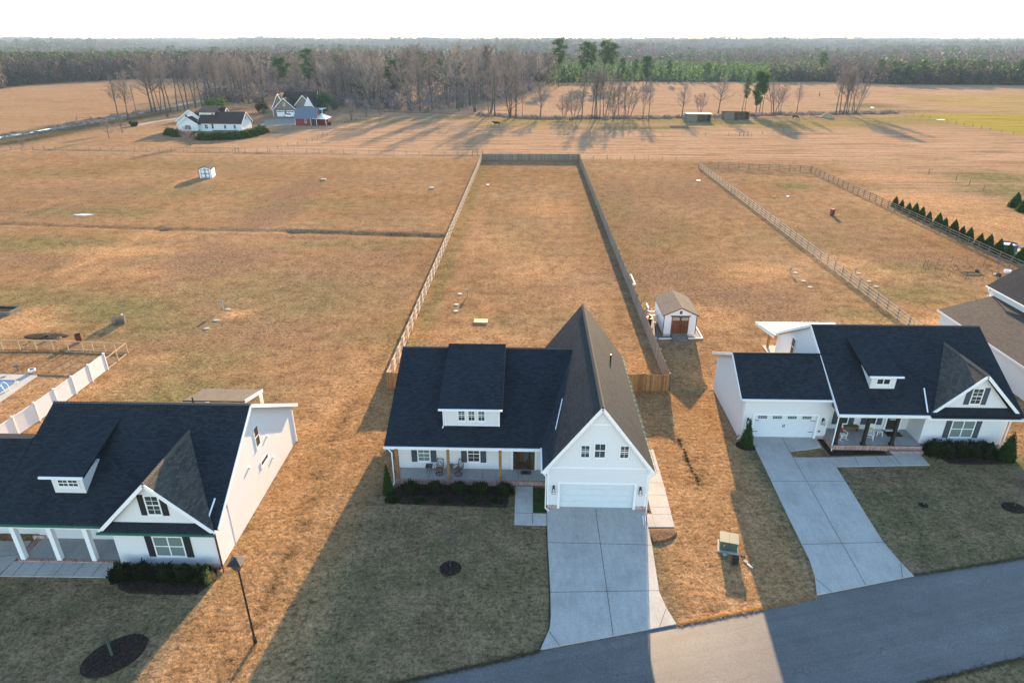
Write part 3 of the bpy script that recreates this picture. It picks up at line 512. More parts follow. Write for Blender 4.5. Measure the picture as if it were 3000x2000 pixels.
def lantern(name,label,o,n_=(0,-1,0),s_=1.0,group=None):
    """black open-frame wall lantern"""
    u=Vector((-n_[1],n_[0],0)); t_=thing(name,label,"wall lamp",o,group=group)
    M=frame_M((0,0,0),u,n_); a=MB(M); a.box(-.07*s_,0,.05*s_,.07*s_,.03,.36*s_); a.bar((0,.02,.33*s_),(0,.16*s_,.36*s_),.03); a.bar((0,.16*s_,.36*s_),(0,.16*s_,.27*s_),.025)
    a.build("bracket","black_metal",t_)
    c_=MB(M); y=.16*s_
    c_.add([(-.07*s_,y-.07*s_,.28*s_),(.07*s_,y-.07*s_,.28*s_),(.07*s_,y+.07*s_,.28*s_),(-.07*s_,y+.07*s_,.28*s_),(-.04*s_,y-.04*s_,.36*s_),(.04*s_,y-.04*s_,.36*s_),(.04*s_,y+.04*s_,.36*s_),(-.04*s_,y+.04*s_,.36*s_)],[(0,3,2,1),(4,5,6,7),(0,1,5,4),(1,2,6,5),(2,3,7,6),(3,0,4,7)])
    for sx in (-1,1):
        for sy in (-1,1): c_.bar((sx*.065*s_,y+sy*.065*s_,.28*s_),(sx*.12*s_,y+sy*.12*s_,-.15*s_),.018)
    for sx in (-1,1):
        c_.bar((sx*.12*s_,y-.12*s_,-.15*s_),(sx*.12*s_,y+.12*s_,-.15*s_),.018); c_.bar((-.12*s_,y+sx*.12*s_,-.15*s_),(.12*s_,y+sx*.12*s_,-.15*s_),.018)
    c_.build("cage","black_metal",t_)
    b_=MB(M); b_.lathe((0,y,0),[(.02,-.02),(.03,.06),(.02,.2)],8); b_.build("candle_tube","trim_white",t_,True)
    return t_
def gutter(par,p,q,out,mat="trim_white",drop=.0,w_=.11):
    m_=MB(); p=Vector(p)+Vector(out)*(w_/2);q=Vector(q)+Vector(out)*(w_/2); m_.bar(p+Vector((0,0,-.09)),q+Vector((0,0,-.09)),w_,.12); return m_.build("gutter",mat,par)
def spout(par,x,y,ztop,dx=.25,dy=-.1,mat="trim_white",off=(0,0)):
    m_=MB(); m_.bar((x+off[0],y+off[1],ztop),(x,y,ztop-.35),.07); m_.bar((x,y,ztop-.33),(x,y,.12),.07); m_.bar((x,y,.14),(x+dx,y+dy,.06),.07); return m_.build("downspout",mat,par)
XZ=lambda a,b_,t:(a,t,b_)     # profile in X,Z extruded along Y
YZ=lambda a,b_,t:(t,a,b_)     # profile in Y,Z extruded along X
def cap(par,p,q,w_=.26,mat="shingle_dark",rise=.03):
    """ridge cap of short overlapping shingles"""
    p=Vector(p);q=Vector(q);d=q-p;L=d.length;d.normalize();s_=d.cross(Vector((0,0,1))).normalized(); m_=MB(); n_=max(2,int(L/.22))
    sl=par.get("_slope",0.6)
    for k in range(n_):
        a=p+d*(L*k/n_); b_=p+d*(L*(k+1.15)/n_); up=Vector((0,0,rise+.012)); dn=Vector((0,0,-w_/2*sl+rise))
        m_.add([a-s_*w_/2+dn,a+Vector((0,0,rise)),a+s_*w_/2+dn,b_-s_*w_/2+dn,b_+Vector((0,0,rise)),b_+s_*w_/2+dn,a-s_*w_/2+dn+Vector((0,0,.02)),a+up+Vector((0,0,.02)),a+s_*w_/2+dn+Vector((0,0,.02))],[(6,7,4,3),(7,8,5,4),(0,1,7,6),(1,2,8,7)],
          [[(0,0.1),(.14,.1),(.14,.3),(0,.3)],[(.2,0.1),(.3,.1),(.3,.3),(.2,.3)],None,None])
    return m_.build("ridge_cap",mat,par)

# ================================================================ HOUSE ONE (centre)
H1=thing("farmhouse","white farmhouse in the centre with a steep gabled garage wing and long porch","house",(-1,44,0),world=True); H1["_slope"]=.45
mz=lambda y:3.10+.4034*(y-38.0)         # front slope of main roof
# main body
MB().prism([(39.4,0),(39.4,mz(39.4)-.1),(46.8,6.45),(52.6,3.0),(52.6,0)],YZ,-9.4,1.8).build("wall","siding",H1)

r=MB(); r.roof([(-10.05,38.0,3.10),(2.2,38.0,3.10),(3.9,46.8,6.65),(-10.05,46.8,6.65)],.15); r.roof([(2.6,53.2,2.85),(-10.05,53.2,2.85),(-10.05,46.8,6.65),(3.9,46.8,6.65)],.15); RM=r.build("roof","shingle_dark",H1)
cap(RM,(-10.05,46.8,6.65),(3.55,46.8,6.65),.24,"shingle_brown",.05)  # paler cap paints in the sunlit rear side of the ridge
MB().bar((-10.0,38.0,2.82),(-10.0,46.8,6.37),.05,.2).bar((-10.0,46.8,6.37),(-10.0,53.2,2.57),.05,.2).builds("rake_board","trim_white",H1)
gutter(H1,(-10.08,38.0,3.13),(1.06,38.0,3.13),(0,-1,0))
MB().box(-9.95,38.05,2.80,1.42,38.3,2.97).build("porch_beam","trim_white",H1)
MB().box(-9.9,38.31,2.86,1.42,39.39,2.90).build("soffit","trim_white",H1)
# side walls under rake: gable triangle over porch
MB().prism([(38.1,2.8),(38.1,3.0),(39.4,mz(39.4)-.18),(39.4,2.8)],YZ,-9.5,-9.3).builds("gable_return","siding",H1)
# porch floor
MB().box(-9.25,37.95+.12,0,1.42,39.4,.30).build("porch_floor","porch_slab",H1)
MB().box(-9.4,37.88,0,1.42,38.06,.32).builds("brick_border","brick_edge",H1)
MB().box(-9.4,38.07,0,-9.26,39.39,.32).builds("brick_border","brick_edge",H1)
for x in (-9.22,-5.57,-1.87): MB().box(x-.1,37.93+.03,.325,x+.1,38.16,2.86).builds("porch_post","cedar",H1)
m_=MB()
for x in (-7.1,-3.2,-.6): m_.box(x-.012,38.08,.301,x+.012,39.38,.305)
m_.builds("floor_joint","ink",H1)
# porch windows and entry door
window(H1,(-8.0,39.4,.88),(1,0,0),(0,-1,0),.95,1.45,2,4,"glass_blind","shutter_slate",.42)
window(H1,(-4.35,39.4,.90),(1,0,0),(0,-1,0),.95,1.45,2,4,"glass","shutter_slate",.42)
DF=MB().box(-1.12,39.33,.31,-1.0,39.42,2.45).box(.60,39.33,.31,.72,39.42,2.45).box(-1.12,39.33,2.45,.72,39.42,2.57).builds("door_frame","trim_white",H1)
D=MB().box(-.99,39.36,.33,.59,39.41,2.44); D=D.build("door","entry_wood",H1)
m_=MB()
for x0,x1 in ((-.97,-.68),(-.28,.16),(.30,.57)):
    m_.box(x0+.03,39.34,1.2,x1-.03,39.359,2.3)
m_.build("pane","glass",D)
MB().box(-.60,39.33,.5,-.34,39.359,1.0).box(-.3,39.33,.5,.2,39.359,1.0).box(-.62,39.335,1.1,-.6,39.359,2.35).box(.22,39.335,.4,.24,39.359,2.35).build("panel_moulding","post_dark",D)
MB().box(.12,39.30,1.25,.17,39.35,1.55).build("handle","black_metal",D)
MB().box(.84,39.36,1.9,.92,39.42,2.1).build("house_number","ink",H1)
# dormer
MB().box(-5.9,39.75,3.7,-2.0,44.6,5.20).build("dormer_wall","siding",H1)
r=MB(); r.roof([(-6.3,39.42,5.36),(-1.75,39.42,5.36),(-1.75,46.6,7.10),(-6.3,46.6,7.10)],.16); RD=r.build("dormer_roof","shingle_dark",H1)
MB().prism([(39.85,5.15),(39.85,5.30),(46.3,6.88),(46.6,6.45),(42,5.35)],YZ,-5.86,-2.04).build("dormer_cheek","siding",H1)
gutter(H1,(-6.3,39.42,5.39),(-1.75,39.42,5.39),(0,-1,0))
MB().box(-5.95,39.70,3.72,-5.82,39.80,5.32).box(-2.08,39.70,3.72,-1.96,39.80,5.32).box(-5.82,39.72,3.73,-2.08,39.76,3.86).builds("dormer_trim","trim_white",H1)
MB().bar((-6.0,39.66,5.32),(-6.0,39.66,3.85),.07).bar((-6.0,39.66,3.87),(-6.05,39.4,3.8),.07).build("downspout","trim_white",H1)
for x in (-4.98,-4.27,-3.56): window(H1,(x,39.75,4.18),(1,0,0),(0,-1,0),.58,1.02,2,3)
# garage wing
wz=lambda x:8.2-1.342*abs(x-4.74)
MB().prism([(1.42,0),(1.42,wz(1.42)-.3),(4.74,7.85),(8.06,wz(8.06)-.3),(8.06,0)],XZ,35.62,52.4).build("wall","siding",H1)
# front wall pieces round the garage door
MB().box(1.42,35.4,.34,2.16,35.619,2.25).box(7.32,35.4,.34,8.06,35.619,2.25).box(1.42,35.4,2.251,8.06,35.619,3.40).builds("front_wall","siding",H1)
MB().prism([(1.42,3.42),(1.42,wz(1.42)-.22),(4.74,7.95),(8.06,wz(8.06)-.22),(8.06,3.42)],XZ,35.402,35.62).build("gable_wall","batten",H1)
MB().box(1.40,35.38,3.35,8.08,35.41,3.50).box(3.82,35.38,6.72,5.66,35.405,6.84).box(1.38,35.375,.34,1.5,35.41,3.34).box(7.98,35.375,.34,8.1,35.41,3.34).builds("trim_board","trim_white",H1)
MB().box(1.42,35.38,0,2.1,35.62,.335).box(7.38,35.38,0,8.06,35.62,.335).builds("brick_base","brick",H1)
MB().box(2.10,35.36,0,2.26,35.60,2.28).box(7.22,35.36,0,7.38,35.60,2.28).box(2.261,35.36,2.12,7.219,35.60,2.28).builds("door_casing","trim_white",H1)
gd=MB(); 
for k in range(4): gd.box(2.262,35.56,.02+k*.525,7.218,35.60,.02+k*.525+.515)
GD=gd.build("garage_door","door_white",H1)
MB().box(2.262,35.55,.0,7.218,35.559,.05).build("door_seal","rubber",GD)
r=MB(); r.roof([(1.05,52.75,wz(1.05)),(1.05,35.15,wz(1.05)),(4.74,35.15,8.2),(4.74,52.75,8.2)],.15); r.roof([(8.43,35.15,wz(8.43)),(8.43,52.75,wz(8.43)),(4.74,52.75,8.2),(4.74,35.15,8.2)],.15)
RW=r.build("roof","shingle_charcoal",H1); RW["_slope"]=1.25; cap(RW,(4.74,35.12,8.2),(4.74,52.75,8.2),.30,"shingle_brown",.05)  # pale cap colour stands for sun on the far side of the ridge
MB().bar((1.07,35.12,wz(1.07)-.12),(4.74,35.12,8.08),.05,.20).bar((4.74,35.12,8.08),(8.41,35.12,wz(8.41)-.12),.05,.20).builds("rake_board","trim_white",H1)
MB().prism([(1.08,wz(1.08)-.18),(1.42,wz(1.42)-.22),(1.42,3.05),(1.08,3.05)],XZ,35.16,52.6).prism([(8.06,wz(8.06)-.22),(8.40,wz(8.40)-.18),(8.40,3.05),(8.06,3.05)],XZ,35.16,52.6).builds("eave_box","trim_white",H1)
gutter(H1,(8.43,35.15,wz(8.43)+.02),(8.43,52.75,wz(8.43)+.02),(1,0,0),"gutter_green",0,.06); gutter(H1,(1.05,35.15,wz(1.05)+.02),(1.05,37.9,wz(1.05)+.02),(-1,0,0))
spout(H1,1.30,35.33,3.1,.25,-.25,off=(-.25,-.05)); spout(H1,8.15,35.33,3.1,-.05,-.3,off=(.25,-.05)); spout(H1,-9.5,37.85,3.0,-.05,-.25,off=(-.3,.1))
window(H1,(3.48,35.4,4.22),(1,0,0),(0,-1,0),.66,1.03,2,3); window(H1,(6.02,35.4,4.22),(1,0,0),(0,-1,0),.66,1.03,2,3); window(H1,(4.36,35.4,4.22),(1,0,0),(0,-1,0),.80,1.18,2,2)
MB().bar((1.98,38.3,4.52-.0),(2.55,41.2,5.3),.06,.03).build("kick_flashing","sealant",H1)
MB().tube((6.6,46.5,5.6),(6.6,46.5,6.35),.06,None,8).build("vent_pipe","black_metal",H1)

# green clip-on light string along the right eave
t_=thing("string_lights","green string of clip-on eave lights along the right roof edge of the centre house","string lights",(8.5,44,3.3),world=True)
MB().bar((8.56,35.1,wz(8.43)+.03),(8.56,52.7,wz(8.43)+.03),.025).build("cable","gutter_green",t_)
m_=MB()
for k in range(23): y=35.3+k*.77; m_.bar((8.56,y,wz(8.43)+.03),(8.40,y,wz(8.43)+.12),.014); m_.lathe((8.57,y,wz(8.43)+.0),[(.015,.03),(.02,.0),(.01,-.03)],5)
m_.build("bulb","trim_white",t_)
lantern("wall_lantern","black lantern left of the centre house's garage door",(1.83,35.375,1.62)); lantern("wall_lantern","black lantern right of the centre house's garage door",(7.62,35.375,1.62))
# porch furniture
def patio_chair(name,label,x,y,rz):
    t_=thing(name,label,"chair",(x,y,.305),rz)
    b_=MB(); 
    for k in range(16):
        a,c_=2*math.pi*k/16,2*math.pi*(k+1)/16; b_.bar((.27*math.cos(a),.27*math.sin(a),.02),(.27*math.cos(c_),.27*math.sin(c_),.02),.03)
    for k in range(4): a=math.pi/2*k+.4; b_.bar((.27*math.cos(a),.27*math.sin(a),.03),(0,0,.18),.028)
    b_.tube((0,0,.15),(0,0,.38),.03); b_.build("swivel_base","black_metal",t_)
    s_=MB(); s_.box(-.27,-.25,.38,.27,.27,.45); s_.build("seat","fabric_tan",t_)
    k_=MB(); q0,q1=Vector((0,.27,.42)),Vector((0,.42,1.02))
    for sx in (-.26,.26): k_.bar((sx,.27,.40),(sx*.85,.42,1.02),.035)
    k_.bar((-.22,.42,1.02),(.22,.42,1.02),.035); k_.bar((-.26,.3,.5),(.26,.3,.5),.03)
    for sx in (-1,1): k_.bar((sx*.24,.3,.52),(-sx*.2,.41,1.0),.022); k_.bar((sx*.1,.3,.52),(sx*.2,.38,.85),.02)
    k_.build("backrest","black_metal",t_)
    for sx in (-1,1):
        a_=MB(); a_.path([(sx*.28,-.22,.40),(sx*.31,-.2,.64),(sx*.31,.1,.66),(sx*.28,.33,.62)],.017); a_.build("armrest","black_metal",t_)
    return t_
patio_chair("swivel_chair","black metal swivel chair with lattice back left of the middle porch post",-6.35,38.72,R(-8)); patio_chair("swivel_chair","black metal swivel chair turned sideways right of the middle porch post",-4.98,38.70,R(-35))
def side_table(label,x,y):
    t_=thing("side_table",label,"table",(x,y,.305)); MB().box(-.22,-.22,.5,.22,.22,.525).build("glass_top","glass",t_)
    f=MB(); 
    for a,b_ in (((-.23,-.23),(.23,-.23)),((.23,-.23),(.23,.23)),((.23,.23),(-.23,.23)),((-.23,.23),(-.23,-.23))): f.bar((*a,.515),(*b_,.515),.035)
    f.build("rim","black_metal",t_)
    for sx in (-1,1):
        for sy in (-1,1): MB().path([(sx*.2,sy*.2,.5),(sx*.08,sy*.08,.25),(sx*.22,sy*.22,0)],.014).build("leg","black_metal",t_)
side_table("small black glass-topped table near the left end of the centre porch",-7.12,38.95); side_table("small black glass-topped table half hidden behind the middle porch post",-5.60,38.98)
t_=thing("door_mat","dark door mat with a wreath pattern before the centre house's front door","door mat",(-.05,39.0,.305)); MB().box(-.38,-.22,0,.38,.22,.02).build("mat","shutter_slate",t_)
MB().lathe((0,0,.021),[(.17,0),(.16,.012),(.07,.012),(.06,0)],16).build("wreath_print","ink",t_)

# ================================================================ HOUSE TWO (right) and HOUSE THREE (left): the same plan mirrored
def _unused(H,sx,X0,y0,batt,shut,post,gar=True,guttermat="trim_white",dz=0):
    """sx=+1: garage at low X (right-hand house). X0,y0 = X of gable-side outer wall, Y of its front wall (local: a = distance inwards)"""
    def X(a): return X0-sx*a
    def Y(b_): return y0+b_
    return X,Y
H2=thing("farmhouse","white house on the right with navy shingle roof, two-car garage and dark-posted porch","house",(27,48,0),world=True); H2["_slope"]=.55
q2=lambda y:3.30+.553*(y-42.9)
MB().prism([(45.5,0),(45.5,q2(45.5)-.12),(50.4,7.25),(57.0,3.5),(57.0,0)],YZ,23.8,36.9).build("wall","siding",H2)
MB().prism([(30.67,0),(30.67,3.0),(33.95,6.35),(36.95,3.1),(36.95,0)],XZ,43.6,50).build("wall","siding",H2)
r=MB(); r.roof([(23.62,42.9,3.30),(37.45,42.9,3.30),(37.45,50.4,7.45),(23.62,50.4,7.45)],.16); r.roof([(37.45,57.6,3.45),(23.62,57.6,3.45),(23.62,50.4,7.45),(37.45,50.4,7.45)],.16)
RR=r.build("roof","shingle_dark",H2); cap(RR,(23.62,50.4,7.45),(37.45,50.4,7.45),.22,"shingle_brown",.03)  # cap coloured lighter to draw the lit back of the ridge
MB().bar((23.60,42.9,3.2),(23.60,50.4,7.35),.05,.22).bar((23.60,50.4,7.35),(23.60,57.6,3.35),.05,.24).bar((37.40,42.9,3.02),(37.40,50.4,7.15),.05,.2).builds("rake_board","trim_white",H2)
# front cross gable
g2=lambda x:6.62-1.0*abs(x-33.95)
r=MB()

yv=lambda z:42.9+(z-3.30)/.553
r.add(*(lambda P:([*P,*[(a,b_,c_-.14) for a,b_,c_ in P]],[(0,1,2),(5,4,3),(0,3,4,1),(1,4,5,2),(2,5,3,0)],[[(50+(q[1]-43),50+(q[2]-3)*1.4) for q in P],None,None,None,None]))([(30.3,43.18,2.97),(33.95,43.18,6.62),(33.95,yv(6.62)+.02,6.62)]))
r.add(*(lambda P:([*P,*[(a,b_,c_-.14) for a,b_,c_ in P]],[(2,1,0),(3,4,5),(0,1,4,3),(1,2,5,4),(2,0,3,5)],[[(50+(q[1]-43),50+(q[2]-3)*1.4) for q in P][::-1],None,None,None,None]))([(37.6,43.18,2.97),(33.95,43.18,6.62),(33.95,yv(6.62)+.02,6.62)]))
RG=r.build("gable_roof","shingle_sunlit",H2); RG["_slope"]=1.0; cap(RG,(33.95,43.14,6.62),(33.95,yv(6.62),6.62),.26,"shingle_brown",.04)  # sunlight painted into gable shingle colour; paler cap for the lit ridge
MB().bar((30.3,43.16,2.87),(33.95,43.16,6.50),.05,.22).bar((33.95,43.16,6.50),(37.6,43.16,2.87),.05,.22).builds("rake_board","trim_white",H2)
MB().prism([(31.0,3.2),(33.95,6.4),(36.9,3.2)],XZ,43.55,43.65).build("gable_wall",'siding',H2)
r=MB(); r.roof([(30.35,43.05,2.97),(37.5,43.05,2.97),(37.0,43.64,3.50),(31.0,43.64,3.50)],.08); r.build("skirt_roof","shingle_dark",H2)
gutter(H2,(30.3,43.05,3.0),(37.6,43.05,3.0),(0,-1,0)); gutter(H2,(23.62,42.9,3.33),(30.4,42.9,3.33),(0,-1,0))
MB().box(23.7,43.0,2.95,30.66,43.25,3.18).build("porch_beam","trim_white",H2); MB().box(23.8,43.26,3.0,30.66,45.49,3.04).build("soffit","trim_white",H2)
MB().box(23.9,43.2,0,30.66,45.5,.40).build("porch_floor","porch_slab",H2); MB().box(23.75,42.98,0,30.66,43.19,.42).box(23.72,43.2,0,23.89,45.0,.42).builds("brick_border","brick_edge",H2)
MB().box(28.1,42.62,0,30.6,42.97,.2).build("brick_step","brick_edge",H2); MB().box(30.66,43.55,0,36.98,43.62,.32).box(36.9,43.6,0,36.99,50,.32).builds("foundation","brick",H2)
for x in (24.0,26.12,28.30):
    p_=MB().box(x-.11,43.02,.43,x+.11,43.24,2.98).builds("porch_post","post_dark",H2); MB().box(x-.16,42.99,.425,x+.16,43.27,.62).build("post_base","post_dark",p_)
window(H2,(25.05,45.5,.85),(1,0,0),(0,-1,0),.85,1.7,1,2,"glass","shutter_slate",.42); window(H2,(27.35,45.5,.85),(1,0,0),(0,-1,0),.80,1.7,1,2,"glass","shutter_slate",.42)
d_=MB().box(28.95,45.42,.42,29.95,45.49,2.55).build("door","post_dark",H2); MB().box(29.12,45.40,1.35,29.78,45.419,2.4).build("pane","glass_blind",d_)
m_=MB()
for k in range(5): m_.box(29.1,45.385,1.35+k*.25,29.8,45.399,1.38+k*.25)
for x in (29.33,29.56): m_.box(x-.012,45.386,1.35,x+.012,45.398,2.4)
m_.build("muntin","trim_white",d_); MB().box(28.8,45.40,.42,28.94,45.5,2.7).box(29.96,45.40,.42,30.1,45.5,2.7).box(28.8,45.40,2.56,30.1,45.5,2.7).builds("door_frame","trim_white",H2)
MB().box(28.95,45.2,.405,29.95,45.41,.45).build("threshold","trim_white",H2)
window(H2,(32.75,43.6,.95),(1,0,0),(0,-1,0),1.80,1.55,1,2,"glass_blind","shutter_slate",.42,2)
window(H2,(33.45,43.55,3.95),(1,0,0),(0,-1,0),.85,1.40,2,4,"glass","shutter_slate",.38)
# dormer
MB().box(26.6,44.95,4.2,28.48,48.5,5.50).build("dormer_wall","siding",H2)
r=MB(); r.roof([(26.15,44.58,5.70),(28.75,44.58,5.70),(28.75,49.2,6.82),(26.15,49.2,6.82)],.14); r.build("dormer_roof","shingle_dark",H2)
MB().prism([(44.97,5.45),(44.97,5.62),(49.0,6.62),(49.0,6.4)],YZ,26.62,28.46).build("dormer_cheek","siding",H2)
gutter(H2,(26.15,44.58,5.73),(28.75,44.58,5.73),(0,-1,0)); window(H2,(26.95,44.95,4.78),(1,0,0),(0,-1,0),1.12,.56,1,1,"glass",None,0,2)
MB().bar((30.2,42.95,3.55),(30.72,44.9,4.55),.09,.03).build("kick_flashing","sealant",H2)
# garage
MB().prism([(44.72,0),(44.72,3.8),(47.75,5.75),(52.5,3.5),(52.5,0)],YZ,16.98,23.79).build("wall","siding",H2)
MB().box(16.98,44.5,.30,17.95,44.719,2.2).box(22.95,44.5,.30,23.79,44.719,2.2).box(16.98,44.5,2.201,23.79,44.719,3.7).builds("front_wall","siding",H2)
MB().box(16.98,44.48,0,17.85,44.72,.295).box(23.05,44.48,0,23.79,44.72,.295).builds("brick_base","brick",H2)
MB().box(17.86,44.45,0,18.02,44.70,2.32).box(22.88,44.45,0,23.04,44.70,2.32).box(18.021,44.45,2.16,22.879,44.70,2.32).builds("door_casing","trim_white",H2)
GD=MB().box(18.022,44.64,.02,22.878,44.70,2.158).build("garage_door","door_white",H2)
m_=MB()
for k in range(4):
    for c_ in range(4):
        for r_ in range(2): x=18.32+k*1.16+c_*.18; z=1.78+r_*.13; m_.box(x,44.625,z,x+.15,44.639,z+.10)
m_.build("pane","glass",GD)
m_=MB()
for x,s_ in ((18.04,1),(22.86,-1)):
    for z in (.55,1.58): m_.box(x,44.62,z,x+s_*.40,44.639,z+.04)
m_.build("hinge_strap","black_metal",GD); MB().box(20.36,44.61,.98,20.40,44.639,1.25).box(20.48,44.61,.98,20.52,44.639,1.25).build("handle","black_metal",GD)
r=MB(); r.roof([(16.6,44.15,3.80),(23.59,44.15,3.80),(23.59,47.75,6.0),(16.6,47.75,6.0)],.16); r.roof([(23.59,52.95,3.6),(16.6,52.95,3.6),(16.6,47.75,6.0),(23.59,47.75,6.0)],.16)
RR=r.build("garage_roof","shingle_dark",H2); RR["_slope"]=.4; cap(RR,(16.6,47.75,6.0),(23.59,47.75,6.0))
MB().bar((16.58,44.15,3.70),(16.58,47.75,5.9),.05,.2).bar((16.58,47.75,5.9),(16.58,52.95,3.5),.05,.2).builds("rake_board","trim_white",H2)
gutter(H2,(16.6,44.15,3.83),(23.59,44.15,3.83),(0,-1,0)); spout(H2,17.1,44.4,3.7,-.3,-.15,off=(-.1,-.2)); spout(H2,23.78,43.1,3.2,-.1,-.3,off=(-.1,-.15)); spout(H2,37.05,43.5,3.0,.2,-.3,off=(.2,-.2))
# left gable window, rear covered porch with metal roof
window(H2,(23.8,53.7,3.9-.75),(0,-1,0),(-1,0,0),.85,1.75,1,2)
r=MB(); r.roof([(31.3,62.0,2.70),(23.35,62.0,2.70),(23.35,56.8,3.62),(31.3,56.8,3.62)],.06); MR=r.build("porch_roof","metal_white",H2)
m_=MB()
for k in range(21): x=23.4+k*.39; m_.bar((x,62.0,2.73),(x,56.8,3.65),.05,.05)
m_.build("standing_seam","metal_white",MR)
MB().bar((23.4,62.0,2.55),(23.4,56.9,3.35),.08,.2).build("porch_beam","trim_white",H2)
MB().box(24.7,61.3,.12,24.9,61.5,2.6).builds("porch_post","cedar",H2); MB().box(24.4,57.0,0,31,61.9,.12).build("patio_slab","concrete",H2)
lantern("wall_lantern","black lantern left of the right-hand garage door",(17.5,44.495,1.55)); lantern("wall_lantern","black lantern right of the right-hand garage door above the brick step",(23.35,44.495,1.62))
lantern("wall_lantern","black lantern on the wall left of the dark porch door",(28.55,45.49,2.35),s_=.9); lantern("wall_lantern","black lantern on the wall right of the dark porch door",(30.35,45.49,2.35),s_=.9)
t_=thing("door_star","dark metal ornament on the wall between right garage and porch","ornament",(23.25,44.49,.75)); m_=MB()
for k in range(5):
    a=math.pi/2+k*2*math.pi/5; m_.add([(0,-.04,0),(.06*math.cos(a+.63),-.01,.06*math.sin(a+.63)),(.15*math.cos(a),-.01,.15*math.sin(a)),(.06*math.cos(a-.63),-.01,.06*math.sin(a-.63))],[(0,1,2,3),(3,2,1,0)])
m_.build("star","black_metal",t_)
def rocker(label,x,y,rz,cush):
    t_=thing("rocking_chair",label,"rocking chair",(x,y,.405),rz)
    MB().box(-.27,-.26,.40,.27,.24,.44).build("seat","trim_white",t_)
    b_=MB()
    for sx in (-.25,.25): b_.bar((sx,.22,.42),(sx,.40,1.15),.04)
    for k in range(6): x_=-.18+k*.072; b_.bar((x_,.24,.45),(x_,.39,1.05),.03,.012)
    b_.bar((-.27,.40,1.12),(.27,.40,1.12),.12,.03); b_.build("backrest","trim_white",t_)
    for sx in (-1,1):
        MB().path([(sx*.27,-.45,.07),(sx*.27,-.25,.02),(sx*.27,.15,.02),(sx*.27,.5,.10)],.022).build("rocker","trim_white",t_)
        MB().bar((sx*.27,-.22,.03),(sx*.27,-.22,.62),.04).bar((sx*.27,.2,.03),(sx*.27,.24,.45),.04).build("leg","trim_white",t_)
        MB().bar((sx*.29,-.28,.63),(sx*.29,.32,.63),.07,.03).build("armrest","trim_white",t_)
    MB().bar((-.27,-.22,.22),(.27,-.22,.22),.025).bar((-.27,.2,.2),(.27,.2,.2),.025).build("stretcher","trim_white",t_)
    c_=MB(); c_.add([(-.18,.13,.46),(.18,.13,.46),(.18,.26,.82),(-.18,.26,.82),(-.14,.05,.50),(.14,.05,.50),(.14,.17,.80),(-.14,.17,.80)],[(0,3,2,1),(4,5,6,7),(0,1,5,4),(1,2,6,5),(2,3,7,6),(3,0,4,7)])
    p_=c_.build("cushion",cush,None); p_.location=(x,y,.405); p_.rotation_euler=(0,0,rz); tag(p_,("small red patterned cushion on the left rocking chair" if cush=="cushion_red" else "floral cushion on the right rocking chair"),"cushion")
rocker("white rocking chair with a red cushion at the left end of the right-hand porch",24.85,44.0,R(20),"cushion_red"); rocker("white rocking chair with a floral cushion behind the middle dark post",27.05,44.1,R(-22),"cushion_floral")
t_=thing("bench","low brown bench with red and green bands against the porch wall","bench",(26.0,45.2,.405)); MB().box(-.65,-.18,.40,.65,.18,.45).build("seat","foliage_olive",t_); MB().box(-.62,-.15,.25,.62,.15,.399).build("apron","red_paint",t_)
for sx in (-1,1): MB().box(sx*.6-.04,-.16,0,sx*.6+.04,.16,.25).build("leg","brown_trim",t_)
t_=thing("side_table","small white slatted table between floral rocker and porch door","table",(28.0,44.55,.405)); MB().box(-.22,-.2,.40,.22,.2,.43).build("table_top","trim_white",t_)
for sx in (-1,1):
    for sy in (-1,1): MB().bar((sx*.18,sy*.16,.40),(sx*.22,sy*.2,0),.035).build("leg","trim_white",t_)
t_=thing("door_mat","black mat before the right-hand porch door","door mat",(29.3,44.75,.405)); MB().box(-.6,-.35,0,.6,.35,.02).build("mat","ink",t_)

# ================================================================ HOUSE THREE (left)
H3=thing("farmhouse","white house at lower left with navy roof, board-and-batten walls and white-posted porch","house",(-25,36,0),world=True); H3["_slope"]=.6
q3=lambda y:3.05+.652*(y-29.4)
MB().prism([(31.5,0),(31.5,q3(31.5)-.12),(36.15,7.25),(43.1,3.2),(43.1,0)],YZ,-31.0,-18.4).build("wall","siding",H3)
MB().prism([(-24.6,0),(-24.6,2.9),(-21.56,6.15),(-18.42,2.9),(-18.42,0)],XZ,29.5,35).build("wall","batten",H3)
r=MB(); r.roof([(-31.9,29.4,3.05),(-18.05,29.4,3.05),(-18.05,36.15,7.45),(-31.1,36.15,7.45)],.16); r.roof([(-18.05,43.6,3.15),(-31.1,43.6,3.15),(-31.1,36.15,7.45),(-18.05,36.15,7.45)],.16)
RR=r.build("roof","shingle_dark",H3); cap(RR,(-31.1,36.15,7.45),(-18.05,36.15,7.45),.24,"shingle_brown",.04)  # lighter cap colour is painted sunlight along the ridge
r=MB(); r.roof([(-44,29.4,3.05),(-31.905,29.4,3.05),(-31.4,33.95,6.02),(-44,33.95,6.02)],.16); r.roof([(-31.4,34.75,5.86),(-44,34.75,5.86),(-44,33.95,6.02),(-31.4,33.95,6.02)],.16); r.build("garage_roof","shingle_dark",H3)
MB().box(-44,32.0,0,-31.1,34.6,4.4).build("wall","siding",H3)
MB().bar((-18.03,29.4,2.95),(-18.03,36.15,7.35),.05,.22).bar((-18.03,36.15,7.35),(-18.03,43.6,3.05),.05,.24).builds("rake_board","trim_white",H3)
yv3=lambda z:29.4+(z-3.05)/.652
r=MB()
